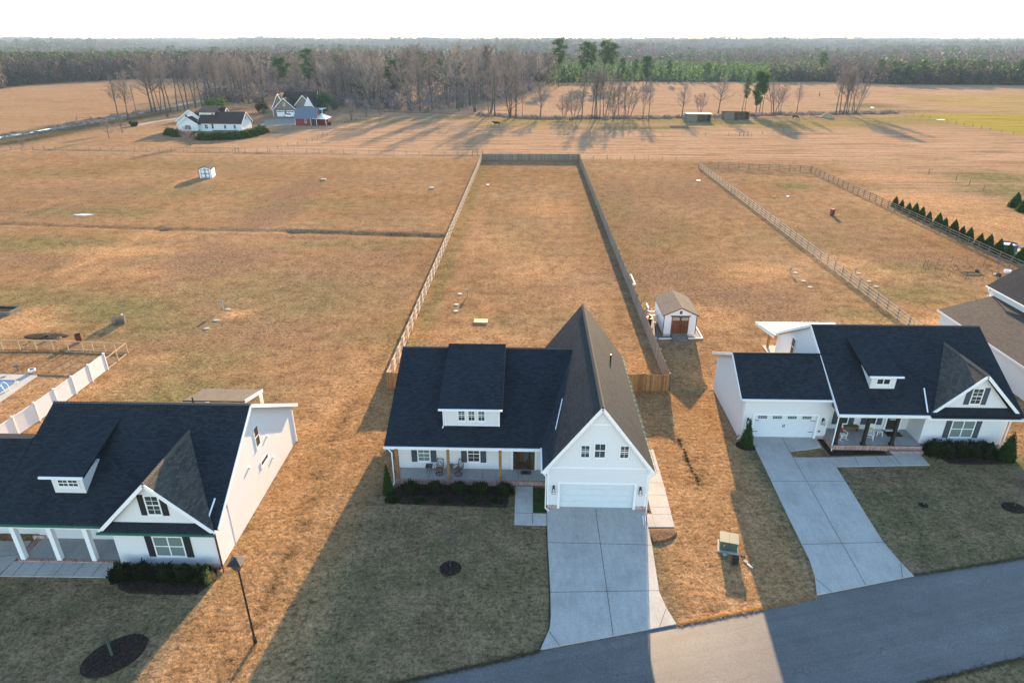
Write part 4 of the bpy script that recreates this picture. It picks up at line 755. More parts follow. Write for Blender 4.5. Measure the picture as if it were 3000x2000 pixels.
r.add(*(lambda P:([*P,*[(a,b_,c_-.14) for a,b_,c_ in P]],[(0,1,2),(5,4,3),(0,3,4,1),(1,4,5,2),(2,5,3,0)],[[(50+(q[1]-43),50+(q[2]-3)*1.4) for q in P],None,None,None,None]))([(-24.95,29.08,3.0),(-21.56,29.08,6.42),(-21.56,yv3(6.42)+.02,6.42)]))
r.add(*(lambda P:([*P,*[(a,b_,c_-.14) for a,b_,c_ in P]],[(2,1,0),(3,4,5),(0,1,4,3),(1,2,5,4),(2,0,3,5)],[[(50+(q[1]-43),50+(q[2]-3)*1.4) for q in P][::-1],None,None,None,None]))([(-18.12,29.08,3.0),(-21.56,29.08,6.42),(-21.56,yv3(6.42)+.02,6.42)]))
RG=r.build("gable_roof","shingle_sunlit",H3); RG["_slope"]=1.0; cap(RG,(-21.56,29.04,6.42),(-21.56,yv3(6.42),6.42),.26,"shingle_brown",.04)  # gable shingles painted sunlit; cap paler for the lit ridge line
MB().bar((-24.95,29.06,2.9),(-21.56,29.06,6.30),.05,.22).bar((-21.56,29.06,6.30),(-18.12,29.06,2.9),.05,.22).builds("rake_board","trim_white",H3)
MB().prism([(-24.4,3.2),(-21.56,6.2),(-18.7,3.2)],XZ,29.45,29.55).build("gable_wall",'batten',H3)
r=MB(); r.roof([(-24.9,28.98,2.95),(-18.15,28.98,2.95),(-18.7,29.53,3.42),(-24.3,29.53,3.42)],.08); r.build("skirt_roof","shingle_dark",H3)
gutter(H3,(-25.05,28.98,2.98),(-18.1,28.98,2.98),(0,-1,0),"gutter_green"); gutter(H3,(-44,29.4,3.08),(-25.06,29.4,3.08),(0,-1,0),"gutter_green")
MB().box(-31.9,29.45,2.72,-24.61,29.7,2.92).build("porch_beam","trim_white",H3); MB().box(-31.5,29.71,2.76,-24.61,31.49,2.80).build("soffit","trim_white",H3)
MB().box(-30.9,29.75,0,-24.61,31.5,.14).build("porch_floor","porch_slab",H3); MB().box(-31.05,29.5,0,-24.61,29.74,.16).box(-31.25,29.75,0,-30.91,31.5,.16).builds("brick_border","brick_edge",H3)
MB().box(-31.4,31.4,0,-30.6,31.49,.4).box(-24.62,29.42,0,-18.38,29.49,.22).builds("foundation","brick",H3)
for x in (-30.72,-28.48,-26.3): MB().box(x-.14,29.56,.165,x+.14,29.84,2.76).builds("porch_post","trim_white",H3)
window(H3,(-29.1,31.5,.95),(1,0,0),(0,-1,0),.95,1.6,1,2,"glass","shutter_black",.42); window(H3,(-26.6,31.5,.95),(1,0,0),(0,-1,0),.85,1.6,1,2,"glass","shutter_black",.42)
window(H3,(-22.25,29.5,.75),(1,0,0),(0,-1,0),1.85,1.55,1,2,"glass_blind","shutter_black",.42,2)
window(H3,(-22.0,29.45,3.92),(1,0,0),(0,-1,0),.88,1.42,2,4,"glass","shutter_black",.36)
MB().box(-28.53,31.05,3.9,-26.62,34.6,5.33).build("dormer_wall","siding",H3)
r=MB(); r.roof([(-28.9,30.72,5.55),(-26.25,30.72,5.55),(-26.25,35.2,6.88),(-28.9,35.2,6.88)],.14); r.build("dormer_roof","shingle_dark",H3)
MB().prism([(31.07,5.3),(31.07,5.48),(35.0,6.66),(35.0,6.5)],YZ,-28.51,-26.64).build("dormer_cheek","siding",H3)
gutter(H3,(-28.9,30.72,5.58),(-26.25,30.72,5.58),(0,-1,0)); window(H3,(-28.2,31.05,4.58),(1,0,0),(0,-1,0),1.32,.58,2,2,"glass",None,0,2)
MB().bar((-18.72,29.35,3.25),(-18.65,30.8,4.1),.09,.03).build("kick_flashing","sealant",H3)
MB().bar((-18.3,29.2,2.9),(-18.36,29.42,2.6),.08).bar((-18.36,29.42,2.6),(-18.36,29.42,.1),.08).bar((-18.36,29.42,.12),(-18.1,29.0,.05),.08).build("downspout","copper_pipe",H3)
MB().box(-18.42,43.0,0,-18.3,43.12,3.0).build("corner_board","trim_white",H3)
window(H3,(-18.4,36.45,3.75),(0,1,0),(1,0,0),.75,1.6,1,2); window(H3,(-18.4,36.6,2.1),(0,1,0),(1,0,0),1.3,.45,1,1)
m_=MB()
for y,z in ((38.3,3.6),(35.0,3.3),(38.6,1.6),(34.9,5.9)): m_.box(-18.4,y-.08,z-.08,-18.28,y+.08,z+.08)
m_.build("vent_hood","trim_white",H3)
MB().box(-29.9,31.42,1.9,-29.8,31.5,2.1).build("doorbell","ink",H3)
# rear porch roof
r=MB(); r.roof([(-22.0,46.5,2.75),(-26.8,46.5,2.75),(-26.8,43.0,3.65),(-22.0,43.0,3.65)],.1); r.build("porch_roof","shingle_brown",H3)
MB().bar((-21.97,46.5,2.62),(-21.97,43.2,3.5),.06,.25).build("porch_beam","trim_white",H3); MB().box(-22.2,46.2,0,-22.0,46.4,2.7).box(-26.8,46.2,0,-26.6,46.4,2.7).builds("porch_post","trim_white",H3)
MB().tube((*G(566,1177,7.25),6.6),(*G(566,1177,7.25),7.6),.05,None,8).build("vent_pipe","black_metal",H3)
# ================================================================ HOUSE FOUR (far right, mostly outside the frame)
H4=thing("farmhouse","two-level house with brown shingle roofs cut off by the right edge of the photo","house",(50,58,0),world=True)
MB().prism([(44.0,0),(44.0,2.85),(52,5.3),(60,2.9),(60,0)],XZ,50.35,65.1).build("wall","siding",H4)
r=MB(); r.roof([(43.65,65.4,2.95),(43.65,50.0,2.95),(52,50.0,5.45),(52,65.4,5.45)],.15); r.roof([(60.4,50.0,2.95),(60.4,65.4,2.95),(52,65.4,5.45),(52,50.0,5.45)],.15); r.build("roof","shingle_taupe",H4)
MB().bar((43.63,65.4,2.85),(43.63,50.0,2.85),.05,.18).build("fascia","trim_white",H4)
MB().box(49.0,55.0,3.5,62,66.0,5.2).build("upper_wall","siding",H4)
r=MB(); r.roof([(48.62,66.3,5.35),(48.62,52.0,5.35),(54,52.0,9.3),(54,66.3,9.3)],.15); r.build("upper_roof","shingle_charcoal",H4)
gutter(H4,(48.62,66.3,5.38),(48.62,52.0,5.38),(-1,0,0)); MB().bar((48.7,66.2,5.2),(48.95,65.9,4.6),.08).bar((48.95,65.9,4.6),(48.5,65.6,4.4),.08).build("downspout","trim_white",H4)
# ================================================================ privacy fence of the middle lot
def privacy(name,label,p,q,side,h=1.78,sp=2.44,post="cedar",wood="fence_wood_sunlit",rails=True,scallop=.10,post_in=True):
    """pickets on the line p-q, posts and rails on the `side` (unit normal)"""
    P=Vector((*p,0));Q=Vector((*q,0));L=(Q-P).length;d=(Q-P)/L; s_=Vector((side[0],side[1],0))
    t_=thing(name,label,"fence",(P+Q)/2,world=True); n_=max(1,round(L/sp)); st=L/n_; pk=MB(); Z=Vector((0,0,1)); r_=random.Random(int(L*7))
    for k in range(n_):
        c0=P+d*(st*k); m=int(st/.16)
        for j in range(m):
            a=c0+d*(st*j/m+.006); b_=c0+d*(st*(j+1)/m-.004); u=(j+.5)/m; hh=h-scallop*math.sin(math.pi*u)+r_.uniform(-.012,.012)
            w_=s_*-.01; vs=[a,b_,b_+w_*2,a+w_*2]; pk.add([x for x in vs]+[x+Z*hh for x in vs],[(4,5,6,7),(0,1,5,4),(1,2,6,5),(2,3,7,6),(3,0,4,7)])
    pk.build("picket_panel",wood,t_)
    for z in (.3,.95,1.5):
        MB().bar(P+s_*.03+Z*z,Q+s_*.03+Z*z,.04,.09).build("rail",post,t_)
    for k in range(n_+1):
        c0=P+d*(st*k)+s_*.085; hp=h+.03; MB().box(c0.x-.05,c0.y-.05,0,c0.x+.05,c0.y+.05,hp).build("post",post,t_)
    return t_
XL_,XR_=-12.82,12.85
privacy("wooden_fence","long pale wooden privacy fence along the left side of the middle lot",(XL_,51.9),(XL_,176.0),(1,0),1.70,2.53,"rail_wood")  # rail colour lightened as well, as if in grazing sun
privacy("wooden_fence","short wooden privacy fence closing the far end of the middle lot",(XL_+.05,176.1),(XR_-.05,176.1),(0,-1),1.75,2.44,"old_wood","fence_wood_shaded",scallop=.04)
privacy("wooden_fence","long greyish privacy fence between the middle lot and the garden shed",(XR_,52.1),(XR_,176.0),(1,0),1.80,2.53,"old_wood","fence_wood_shaded",scallop=.12)
privacy("wooden_fence","short picket fence section between the centre house and the left long fence",(XL_+.05,51.85),(-9.45,51.85),(0,1),1.66,2.44,"cedar","gate_wood",scallop=.05)
privacy("wooden_fence","orange-brown picket fence and gate section right of the centre house",(8.12,52.0),(XR_-.05,52.0),(0,1),1.78,2.44,"cedar","gate_wood",scallop=.08)
# four-board horse fence of the right lot
def board_fence(label,p,q,sp=2.44,h=1.45,n_b=4,mat="rail_wood",name="board_fence",cat="fence",bh=.105):
    P=Vector((*p,0));Q=Vector((*q,0));L=(Q-P).length;n_=max(1,round(L/sp)); st=L/n_;d=(Q-P)/L; Z=Vector((0,0,1))
    t_=thing(name,label,cat,(P+Q)/2,world=True); s_=Vector((-d.y,d.x,0))
    for k in range(n_b): z=.22+(h-.32)*k/max(1,n_b-1); MB().bar(P+Z*z+s_*.07,Q+Z*z+s_*.07,.03,bh).build("rail",mat,t_)
    for k in range(n_+1): c0=P+d*st*k; MB().box(c0.x-.055,c0.y-.055,0,c0.x+.055,c0.y+.055,h+.04).build("post","old_wood",t_)
    return t_
board_fence("four-board wooden horse fence along the left side of the right-hand house's lot",(42.2,55),(42.2,167))
board_fence("four-board wooden horse fence across the far end of the right lot",(42.3,167.1),(67.7,161.2),2.3,mat="old_wood")
board_fence("weathered four-board horse fence on the right side of the right lot beside the evergreen row",(67.8,161),(67.8,72),mat="old_wood")
# vinyl and wire fence at the left
t_=thing("vinyl_fence","white vinyl privacy fence beside the swimming pool at the left","fence",(-40.8,45,0),world=True)
pts=[(-40.7,54.8),(-40.7,52.4),(-40.75,50.1),(-40.82,47.8),(-40.9,45.5),(-41.1,43.3),(-41.25,41.0)]
for i,(x,y) in enumerate(pts):
    MB().box(x-.07,y-.07,0,x+.07,y+.07,1.78).prism([(x-.09,y-.09),(x+.09,y-.09),(x+.09,y+.09),(x-.09,y+.09)],lambda a,b_,t:(a,b_,t),1.781,1.82).build("post","fence_vinyl",t_)
    if i: 
        a=pts[i-1]; MB().bar((*a,.9),(x,y,.9),.04,1.5).build("panel","fence_vinyl",t_); MB().bar((*a,1.68),(x,y,1.68),.06,.1).bar((*a,.14),(x,y,.14),.06,.12).build("rail","fence_vinyl",t_)
wm,wn_,wb=nmat("wire_mesh",0.6,0.4); wb.inputs["Base Color"].default_value=(.25,.22,.19,1)
def wire_run(par,p,q,z0,z1,stp=.3,w_=.008,mat="wire_mesh"):
    P=Vector((*p,0));Q=Vector((*q,0));L=(Q-P).length;d=(Q-P)/L;m_=MB(); z=z0
    while z<=z1+.001: m_.bar(P+Vector((0,0,z)),Q+Vector((0,0,z)),w_); z+=stp
    k=0
    while k*stp<=L: c0=P+d*k*stp; m_.bar(c0+Vector((0,0,z0)),c0+Vector((0,0,z1)),w_); k+=1
    return m_.build("wire_mesh",mat,par)
t_=thing("rail_fence","new yellowish wood and wire fence behind the swimming pool","fence",(-48,58,0),world=True)
P0=(-40.75,58.35); corner=[(-57,58.6),(-53.95,58.7),(-52.2,58.75),(-50.5,58.8),(-48.7,58.77),(-47.1,58.7),(-45.5,58.6),(-44.4,58.55),(-43.1,58.45),(-42.0,58.4),P0,(-40.72,56.6),(-40.7,54.9)]
for i,(x,y) in enumerate(corner):
    MB().box(x-.055,y-.055,0,x+.055,y+.055,1.18).build("post","pine_wood",t_)
    if i:
        a=corner[i-1]; MB().bar((*a,1.16),(x,y,1.16),.05,.10).build("rail","pine_wood",t_); MB().bar((*a,.1),(x,y,.1),.04,.12).build("rail","old_wood" if i<11 else "pine_wood",t_); wire_run(t_,a,(x,y),.2,1.05,.28)
# swimming pool
t_=thing("swimming_pool","in-ground swimming pool with pale deck cut off by the left edge","pool",(-50,51,0),world=True)
dk=[(-60,53.7),(-46.85,53.6),(-46.6,53.3),(-46.5,48.4),(-60,41.5)]; wt=[(-60,52.5),(-48.1,52.5),(-47.75,52.2),(-47.5,51.6),(-47.5,49.9),(-47.8,49.2),(-60,42.9)]
MB().slab(dk,-.2,.05).build("deck","path_pale",t_); m_=MB()
for a,b_ in zip(wt,wt[1:]+wt[:1]): m_.bar((*a,.07),(*b_,.07),.3,.05)
m_.build("coping","concrete",t_); MB().slab(wt,-.2,.056).build("water","pool_water",t_)
L_=MB()
for dx in (0,.55): L_.path([(-47.9,50.6-dx,.08),(-47.9,50.6-dx,.6),(-47.6,50.6-dx,.85),(-47.3,50.6-dx,.6),(-47.25,50.6-dx,.07)],.03)
L_.build("ladder","trim_white",t_)
t_=thing("pot","white rounded pot on the corner of the pool deck","pot",(*G(96,1092),.05)); MB().lathe((0,0,0),[(.18,0),(.30,.12),(.34,.3),(.28,.38),(.24,.38),(.24,.33)],14).build("bowl","trim_white",t_,True); MB().lathe((0,0,.3),[(.235,0),(.2,.06),(.05,.08)],10).build("soil","mulch",t_,True)
t_=thing("garden_ornament","small dark ornament on the grass behind the pool deck","ornament",(*G(52,1083),0)); MB().tube((0,0,0),(0,0,.4),.03).build("stake","black_metal",t_); MB().lathe((0,0,.38),[(.05,0),(.25,.03),(.28,.09),(.22,.12)],12).build("dish","shutter_slate",t_)
t_=thing("planter_box","grey wooden raised bed cut off by the left edge of the photo","planter",(*G(8,913),0)); MB().box(-1.6,-1,0,1.6,-.92,.4).box(-1.6,.92,0,1.6,1,.4).box(-1.6,-.919,0,-1.52,.919,.4).box(1.52,-.919,0,1.6,.919,.4).build("frame","old_wood",t_); MB().box(-1.51,-.91,0,1.51,.91,.25).build("soil","mulch",t_)
# burn pit, barrel, compost bin
mound("ash_pit",ell(*G(135,985),2.5,.95,0,24),"mulch",.06,"blackened burn patch with scrap behind the yellow wood fence","burn pit")
for i,(px,py,mt) in enumerate([(85,1003,"foliage_olive"),(135,1000,"rust"),(142,984,"old_wood"),(175,993,"lid_grey"),(75,1018,"lid_grey")]):
    x,y=G(px,py); t_=thing("scrap",["olive lump of scrap at the left of the burn patch","rusty piece of scrap in the burn patch","grey stick of debris at the top of the burn patch","pale chunk of debris at the right of the burn patch","pale rubble pile in front of the burn patch"][i],"debris",(x,y,.03))
    m_=MB(); rr=random.Random(i)
    for k in range(7): a=rr.uniform(0,6.28); m_.bar((rr.uniform(-.2,.2),rr.uniform(-.15,.15),.03),(rr.uniform(-.35,.35),rr.uniform(-.2,.2),.2),.06,.05)
    m_.build("pieces",mt,t_)
t_=thing("burn_barrel","rusty burn barrel standing behind the yellow wood fence","barrel",(*G(233,1001),0),R(8)); MB().lathe((0,0,0),[(.30,0),(.30,.3),(.315,.31),(.30,.33),(.30,.6),(.315,.61),(.30,.63),(.30,.88),(.28,.88),(.28,.5),(.02,.5)],18).build("drum","rust",t_,False)
t_=thing("compost_bin","square wire and wood compost bin standing alone in the left field","compost bin",(*G(352,945),0),R(20))
for sx in (-1,1):
    for sy in (-1,1): MB().box(sx*.6-.03,sy*.6-.03,0,sx*.6+.03,sy*.6+.03,.95).build("post","old_wood",t_)
for a,b_ in (((-.6,-.6),(.6,-.6)),((.6,-.6),(.6,.6)),((.6,.6),(-.6,.6)),((-.6,.6),(-.6,-.6))): wire_run(t_,a,b_,.05,.9,.06,.014,"old_wood")
MB().lathe((0,0,0),[(.5,0),(.45,.25),(.1,.4)],10).build("compost","mulch_straw",t_); MB().lathe((.3,.3,.75),[(.1,0),(.13,.1),(.04,.16)],8).build("bucket","trim_white",t_)

# ================================================================ main shed beside the fence
t_=thing("garden_shed","white garden shed with brown double doors beside the long grey fence","shed",(16.2,66.8,0),world=True)
y0,y1=64.1,69.3
sh=lambda x:3.43-.47*abs(x-16.2)
MB().prism([(14.46,.3),(14.46,2.5),(16.2,3.30),(17.94,2.5),(17.94,.3)],XZ,y0,y1).build("wall","trim_white",t_)
r=MB(); r.roof([(14.25,y1+.15,sh(14.25)),(14.25,y0-.15,sh(14.25)),(16.2,y0-.15,3.43),(16.2,y1+.15,3.43)],.06); r.roof([(18.15,y0-.15,sh(18.15)),(18.15,y1+.15,sh(18.15)),(16.2,y1+.15,3.43),(16.2,y0-.15,3.43)],.06); r.build("roof","shingle_brown",t_)
MB().bar((14.27,y0-.17,sh(14.27)-.07),(16.2,y0-.17,3.36),.03,.13).bar((16.2,y0-.17,3.36),(18.13,y0-.17,sh(18.13)-.07),.03,.13).box(14.44,y0-.02,.3,14.52,y0+.05,2.5).box(17.88,y0-.02,.3,17.96,y0+.05,2.5).box(15.15,y0-.05,2.33,17.25,y0-.001,2.45).build("trim","brown_trim",t_)
D=MB().box(15.28,y0-.045,.42,16.19,y0-.002,2.32).box(16.21,y0-.045,.42,17.12,y0-.002,2.32).build("door","door_wood",t_)
m_=MB()
for x0 in (15.28,16.21):
    m_.box(x0,y0-.06,1.20,x0+.91,y0-.046,1.30); m_.box(x0,y0-.06,.42,x0+.91,y0-.046,.52); m_.box(x0,y0-.06,.521,x0+.08,y0-.046,2.31); m_.box(x0+.83,y0-.06,.521,x0+.91,y0-.046,2.31)
m_.build("panel_moulding","door_wood",D)
m_=MB(); g_=MB()
for x0 in (15.40,16.33):
    m_.box(x0,y0-.065,1.93,x0+.68,y0-.05,2.20)
    for k in range(6): g_.box(x0+.04+k*.105,y0-.075,1.97,x0+.04+k*.105+.07,y0-.066,2.16)
m_.build("window_frame","lattice",D); g_.build("pane","glass",D)
MB().box(16.07,y0-.03,2.62,16.33,y0-.001,2.98).build("vent","brown_trim",t_); MB().box(16.13,y0-.12,2.48,16.27,y0-.001,2.54).build("light","trim_white",t_)
m_=MB()
for xa,xb in ((14.46,15.3),(17.1,17.94)):
    k=0
    while xa+k*.13<xb: m_.bar((xa+k*.13,y0-.01,.0),(min(xb,xa+k*.13+.3),y0-.01,.3),.02,.03); m_.bar((min(xb,xa+k*.13+.3),y0-.012,.0),(xa+k*.13,y0-.012,.3),.02,.03); k+=1
m_.build("lattice_skirt","lattice",t_)
MB().add([(15.35,y0-.05,.42),(17.05,y0-.05,.42),(17.05,y0-1.5,.02),(15.35,y0-1.5,.02),(15.35,y0-.05,.0),(17.05,y0-.05,.0)],[(0,3,2,1),(0,4,3),(1,2,5)]).build("ramp","old_wood",t_)
t_=thing("garden_edging","white timber edging framing the gravel around the small shed","edging",(16,65,0),world=True)
e=[(13.4,64.0),(13.95,63.35),(18.65,63.6),(18.65,66.9),(18.1,66.9)]; m_=MB()
for a,b_ in zip(e[1:],e[2:]): m_.bar((*a,.07),(*b_,.07),.09,.14)
m_.build("timber","lattice",t_); MB().slab([(13.3,63.4),(18.6,63.6),(18.6,66.8),(17.95,66.8),(17.95,64.1),(14.4,64.1),(14.4,69.5),(13.3,69.5)],-.02,.03).build("gravel","gravel",t_)
t_=thing("raised_bed","narrow white-framed flower bed outside the long grey fence beyond the shed","planter",(13.37,G(1872,823)[1],0)); 
MB().box(-.35,-1.9,0,-.28,1.9,.25).box(.42,-1.9,0,.5,1.9,.25).box(-.279,-1.9,0,.419,-1.82,.25).box(-.279,1.82,0,.419,1.9,.25).build("frame","lattice",t_); MB().box(-.275,-1.81,0,.415,1.81,.18).build("soil","mulch_straw",t_)
m_=MB(); rr=random.Random(3)
for k in range(60): x,y=rr.uniform(-.2,.35),rr.uniform(-1.7,1.7); s_=rr.uniform(.03,.07); m_.lathe((x,y,.18),[(s_,0),(s_,.08),(.01,.13)],5)
m_.build("flowers","cushion_floral",t_)
t_=thing("lumber_rack","white timber frame holding junk between the shed and the grey fence","rack",(14.0,68.0,0)); m_=MB()
for x in (-.45,.4):
    for y in (-.6,.6): m_.box(x-.05,y-.05,0,x+.05,y+.05,1.2)
m_.box(-.5,-.65,1.0,.45,-.55,1.1).box(-.5,.55,1.0,.45,.65,1.1).box(-.5,-.54,.5,-.42,.54,.6); m_.build("frame","lattice",t_); MB().box(-.35,1.2,.0,-.25,2.6,1.3).build("board","lattice",t_)
t_=thing("trash_bin","dark round bin beside the white timber rack","bin",(13.45,66.9,0)); MB().lathe((0,0,0),[(.28,0),(.33,.95),(.36,.96),(.36,1.02),(.30,1.02),(.28,.6)],14).build("drum","black_metal",t_)
t_=thing("bicycle","dark bicycle leaning in the gap between shed and grey fence","bicycle",(13.9,65.3,.03),R(80)); 
for x in (-.52,.52):
    m_=MB(); [m_.bar((x+.33*math.cos(a),0,.34+.33*math.sin(a)),(x+.33*math.cos(a+.393),0,.34+.33*math.sin(a+.393)),.035) for a in [k*.3927 for k in range(16)]]; m_.build("wheel","rubber",t_)
MB().path([(-.52,0,.34),(-.15,0,.75),(.35,0,.75),(.52,0,.34)],.02).path([(-.15,0,.75),(0,0,.33),(.35,0,.75)],.02).path([(-.52,0,.34),(0,0,.33)],.018).build("frame","black_metal",t_); MB().bar((-.25,0,.92),(0,0,.92),.1,.05).bar((-.13,0,.9),(-.15,0,.75),.03).build("saddle","rubber",t_); MB().bar((.33,-.25,.98),(.33,.25,.98),.03).bar((.33,0,.98),(.35,0,.75),.03).build("handlebar","metal_white",t_)
# small far shed
t_=thing("storage_shed","small white storage shed with dark-trimmed doors alone in the left field","shed",(-75.2,151.6,0),R(12))
MB().prism([(-1.35,0),(-1.35,2.0),(0,2.55),(1.35,2.0),(1.35,0)],XZ,-1.7,1.7).build("wall","trim_white",t_)
r=MB(); r.roof([(-1.5,1.8,1.98),(-1.5,-1.8,1.98),(0,-1.8,2.62),(0,1.8,2.62)],.06); r.roof([(1.5,-1.8,1.98),(1.5,1.8,1.98),(0,1.8,2.62),(0,-1.8,2.62)],.06); r.build("roof","shingle_farm",t_)
D=MB().box(-.92,-1.74,.08,-.02,-1.701,1.95).box(.02,-1.74,.08,.92,-1.701,1.95).build("door","trim_white",t_)
m_=MB()
for x0 in (-.92,.02):
    for a in ((x0,.08,x0+.08,1.95),(x0+.82,.08,x0+.9,1.95),(x0+.08,.08,x0+.82,.16),(x0+.08,.98,x0+.82,1.06),(x0+.08,1.87,x0+.82,1.95)): m_.box(a[0],-1.76,a[1],a[2],-1.741,a[3])
    for cz in (.57,1.46):
        for cx in (x0+.14,x0+.76):
            for s_ in (-1,1): m_.add([(cx,-1.758,cz+s_*.38),(cx+(.2 if cx<x0+.45 else -.2),-1.758,cz+s_*.38),(cx,-1.758,cz+s_*.15)],[(0,1,2)])
m_.build("door_trim","shutter_slate",D)
MB().bar((-1.37,-1.73,2.0),(0,-1.73,2.55),.03,.1).bar((0,-1.73,2.55),(1.37,-1.73,2.0),.03,.1).box(-1.38,-1.73,.0,-1.28,-1.68,2.0).box(1.28,-1.73,0,1.38,-1.68,2.0).box(-.15,-1.75,2.1,.15,-1.702,2.3).build("trim","shutter_slate",t_)
# ================================================================ street lamp
lx,ly=-14.29,24.12
t_=thing("street_lamp","tall black street lamp with a four-sided lantern on the sunlit grass strip","street lamp",(lx,ly,0))
MB().tube((0,0,0),(0,0,.35),.11,.09,10).tube((0,0,.35),(0,0,5.05),.055,.045,10).lathe((0,0,.34),[(.09,0),(.12,.04),(.06,.12)],10).build("post","black_metal",t_)
l_=MB(); l_.lathe((0,0,5.0),[(.05,0),(.11,.05),(.06,.12),(.14,.18)],8)
for k in range(4):
    a=math.pi/4+k*math.pi/2; l_.bar((.13*math.cos(a),.13*math.sin(a),5.15),(.27*math.cos(a),.27*math.sin(a),5.62),.03)
    a2=a+math.pi/2; l_.bar((.27*math.cos(a),.27*math.sin(a),5.62),(.27*math.cos(a2),.27*math.sin(a2),5.62),.035)
l_.build("lantern_cage","black_metal",t_)
c_=[(.36,-.36),(.36,.36),(-.36,.36),(-.36,-.36)]; rf=MB().add([(x,y,5.62) for x,y in c_]+[(x*.3,y*.3,5.82) for x,y in c_]+[(0,0,5.93)],[(0,3,2,1),(0,1,5,4),(1,2,6,5),(2,3,7,6),(3,0,4,7),(4,5,8),(5,6,8),(6,7,8),(7,4,8)]); rf.build("lantern_roof","black_metal",t_)
MB().add([(x*.42,y*.42,5.17) for x,y in c_]+[(x*.70,y*.70,5.60) for x,y in c_],[(0,1,5,4),(1,2,6,5),(2,3,7,6),(3,0,4,7)]).build("pane","glass",t_)
# transformer and bits
t_=thing("transformer_box","green utility transformer box on the strip between the driveways","utility box",(12.72,31.95,0),R(-14))
MB().box(-.62,-.55,0,.62,.55,.10).build("pad","concrete",t_); MB().box(-.52,-.42,.10,.52,.42,.80).build("cabinet","utility_green",t_)
MB().box(-.57,-.50,.801,-.005,.48,.83).box(.005,-.50,.801,.57,.48,.83).builds("lid","utility_lid",t_); MB().box(-.30,-.43,.45,-.24,-.421,.53).build("warning_label","yellow_wood",t_); MB().box(-.006,-.435,.12,.006,-.421,.72).build("seam","ink",t_)
t_=thing("utility_pedestal","small dark utility pedestal in the transformer's shadow","utility box",(*G(2152,1650),0),R(-10)); MB().box(-.17,-.13,0,.17,.13,.5).box(-.19,-.15,.45,.19,.15,.53).build("cabinet","post_dark",t_)
t_=thing("utility_pedestal","low square dark junction box just below the transformer pad","utility box",(*G(2122,1631),0)); MB().box(-.16,-.16,0,.16,.16,.22).build("cabinet","utility_green",t_); MB().box(-.12,-.12,.22,.12,.12,.25).build("lid","lid_grey",t_)
for i,(px,py) in enumerate([(2176,1627),(2185,1645)]):
    t_=thing("valve_cover",["dark round valve cover right of the transformer","pale green round valve cover below the dark valve cover"][i],"valve cover",(*G(px,py),0)); MB().lathe((0,0,-.02),[(.14,0),(.14,.06),(.12,.08)],12).build("lid",["post_dark","lid_grey"][i],t_)
t_=thing("pipe_offcut","white plastic pipe lying right of the transformer shadow","pipe",(*G(2197,1658),.06),R(120)); MB().bar((-.2,0,0),(.2,.04,0),.06,.05).build("tube","sealant",t_)
t_=thing("gutter_piece","short white pipe lying along the right edge of the middle driveway","pipe",(*G(1884,1525),.085),R(86)); MB().bar((-.45,0,0),(.45,0,0),.06,.05).build("tube","sealant",t_)
# septic lids, risers and small yard things
def lid(label,px,py,r_=.30,mat="lid_grey"):
    t_=thing("septic_lid",label,"septic lid",(*G(px,py),0),group="round septic tank lids"); MB().lathe((0,0,-.05),[(r_*1.05,0),(r_,.10),(r_*.93,.13),(.04,.15)],18).build("cover",mat,t_)
for l,px,py in [("pale round septic lid beside the riser post in the middle lot",1347,862),("middle of the three round septic lids in the middle lot",1337,893),("nearest of the three round septic lids in the middle lot",1335,912),
 ("round septic lid right beside the riser post in the left field",668,907),("middle round septic lid in the left field",633,939),("nearest round septic lid in the left field",605,963),
 ("septic lid beside the riser post left of the board fence",2331,800),("middle septic lid left of the board fence",2354,824),("nearest septic lid left of the board fence",2373,842),
 ("septic lid beside the riser post right of the board fence",2517,802),("middle septic lid right of the board fence",2546,825),("nearest septic lid right of the board fence",2567,840)]: lid(l,px,py)
def riser(label,px,py,h=.85):
    t_=thing("control_post",label,"control post",(*G(px,py),0)); MB().box(-.05,-.05,0,.05,.05,h).build("post","lid_grey",t_); MB().box(-.16,-.12,h-.32,.16,-.05,h+.06).build("panel_box","lid_grey",t_)
riser("grey control post behind the centre house in the middle lot",1370,867); riser("grey control post in the left field beside three lids",654,907,1.1); riser("grey control post left of the board fence",2314,800,.8); riser("grey control post right of the board fence",2505,801,.8)
t_=thing("well_cover","pale yellow wooden hatch lying on the grass behind the centre house","hatch",(*G(1409,943),0),R(-3)); MB().box(-.75,-.42,.0,.75,.42,.16).build("box","yellow_wood",t_); m_=MB()
for k in range(5): m_.box(-.78,-.46+k*.19,.161,.78,-.46+k*.19+.16,.19)
m_.build("slats","yellow_wood",t_); MB().box(-.35,.18,.191,.35,.24,.2).build("slot","ink",t_)
for l,px,py,s_,mt in [("low white electrical box near the far end of the middle lot",1429,543,.28,"trim_white"),("small white box left of the board fence near its far corner",2046,531,.35,"trim_white"),("low grey well lid far out in the left field",948,528,.5,"lid_grey"),("low dark well lid in the field left of the privacy fence",1265,553,.45,"lid_grey"),("small white feeder on the grass of the right lot",2308,577,.25,"trim_white"),("small dark stump on the grass left of the white feeder",2268,580,.2,"post_dark")]:
    t_=thing("utility_box",l,"utility box",(*G(px,py),0),R(10)); MB().box(-s_,-s_*.7,0,s_,s_*.7,s_*.55).build("housing",mt,t_); MB().box(-s_*1.06,-s_*.75,s_*.551,s_*1.06,s_*.75,s_*.7).build("lid",mt,t_)
t_=thing("smoker","upright reddish-brown metal cabinet standing in the right lot","cabinet",(*G(2437,631),0),R(25)); MB().box(-.3,-.25,.1,.3,.25,1.15).build("cabinet","red_paint",t_); MB().box(-.28,-.27,.15,.28,-.251,1.1).build("door","rust",t_)
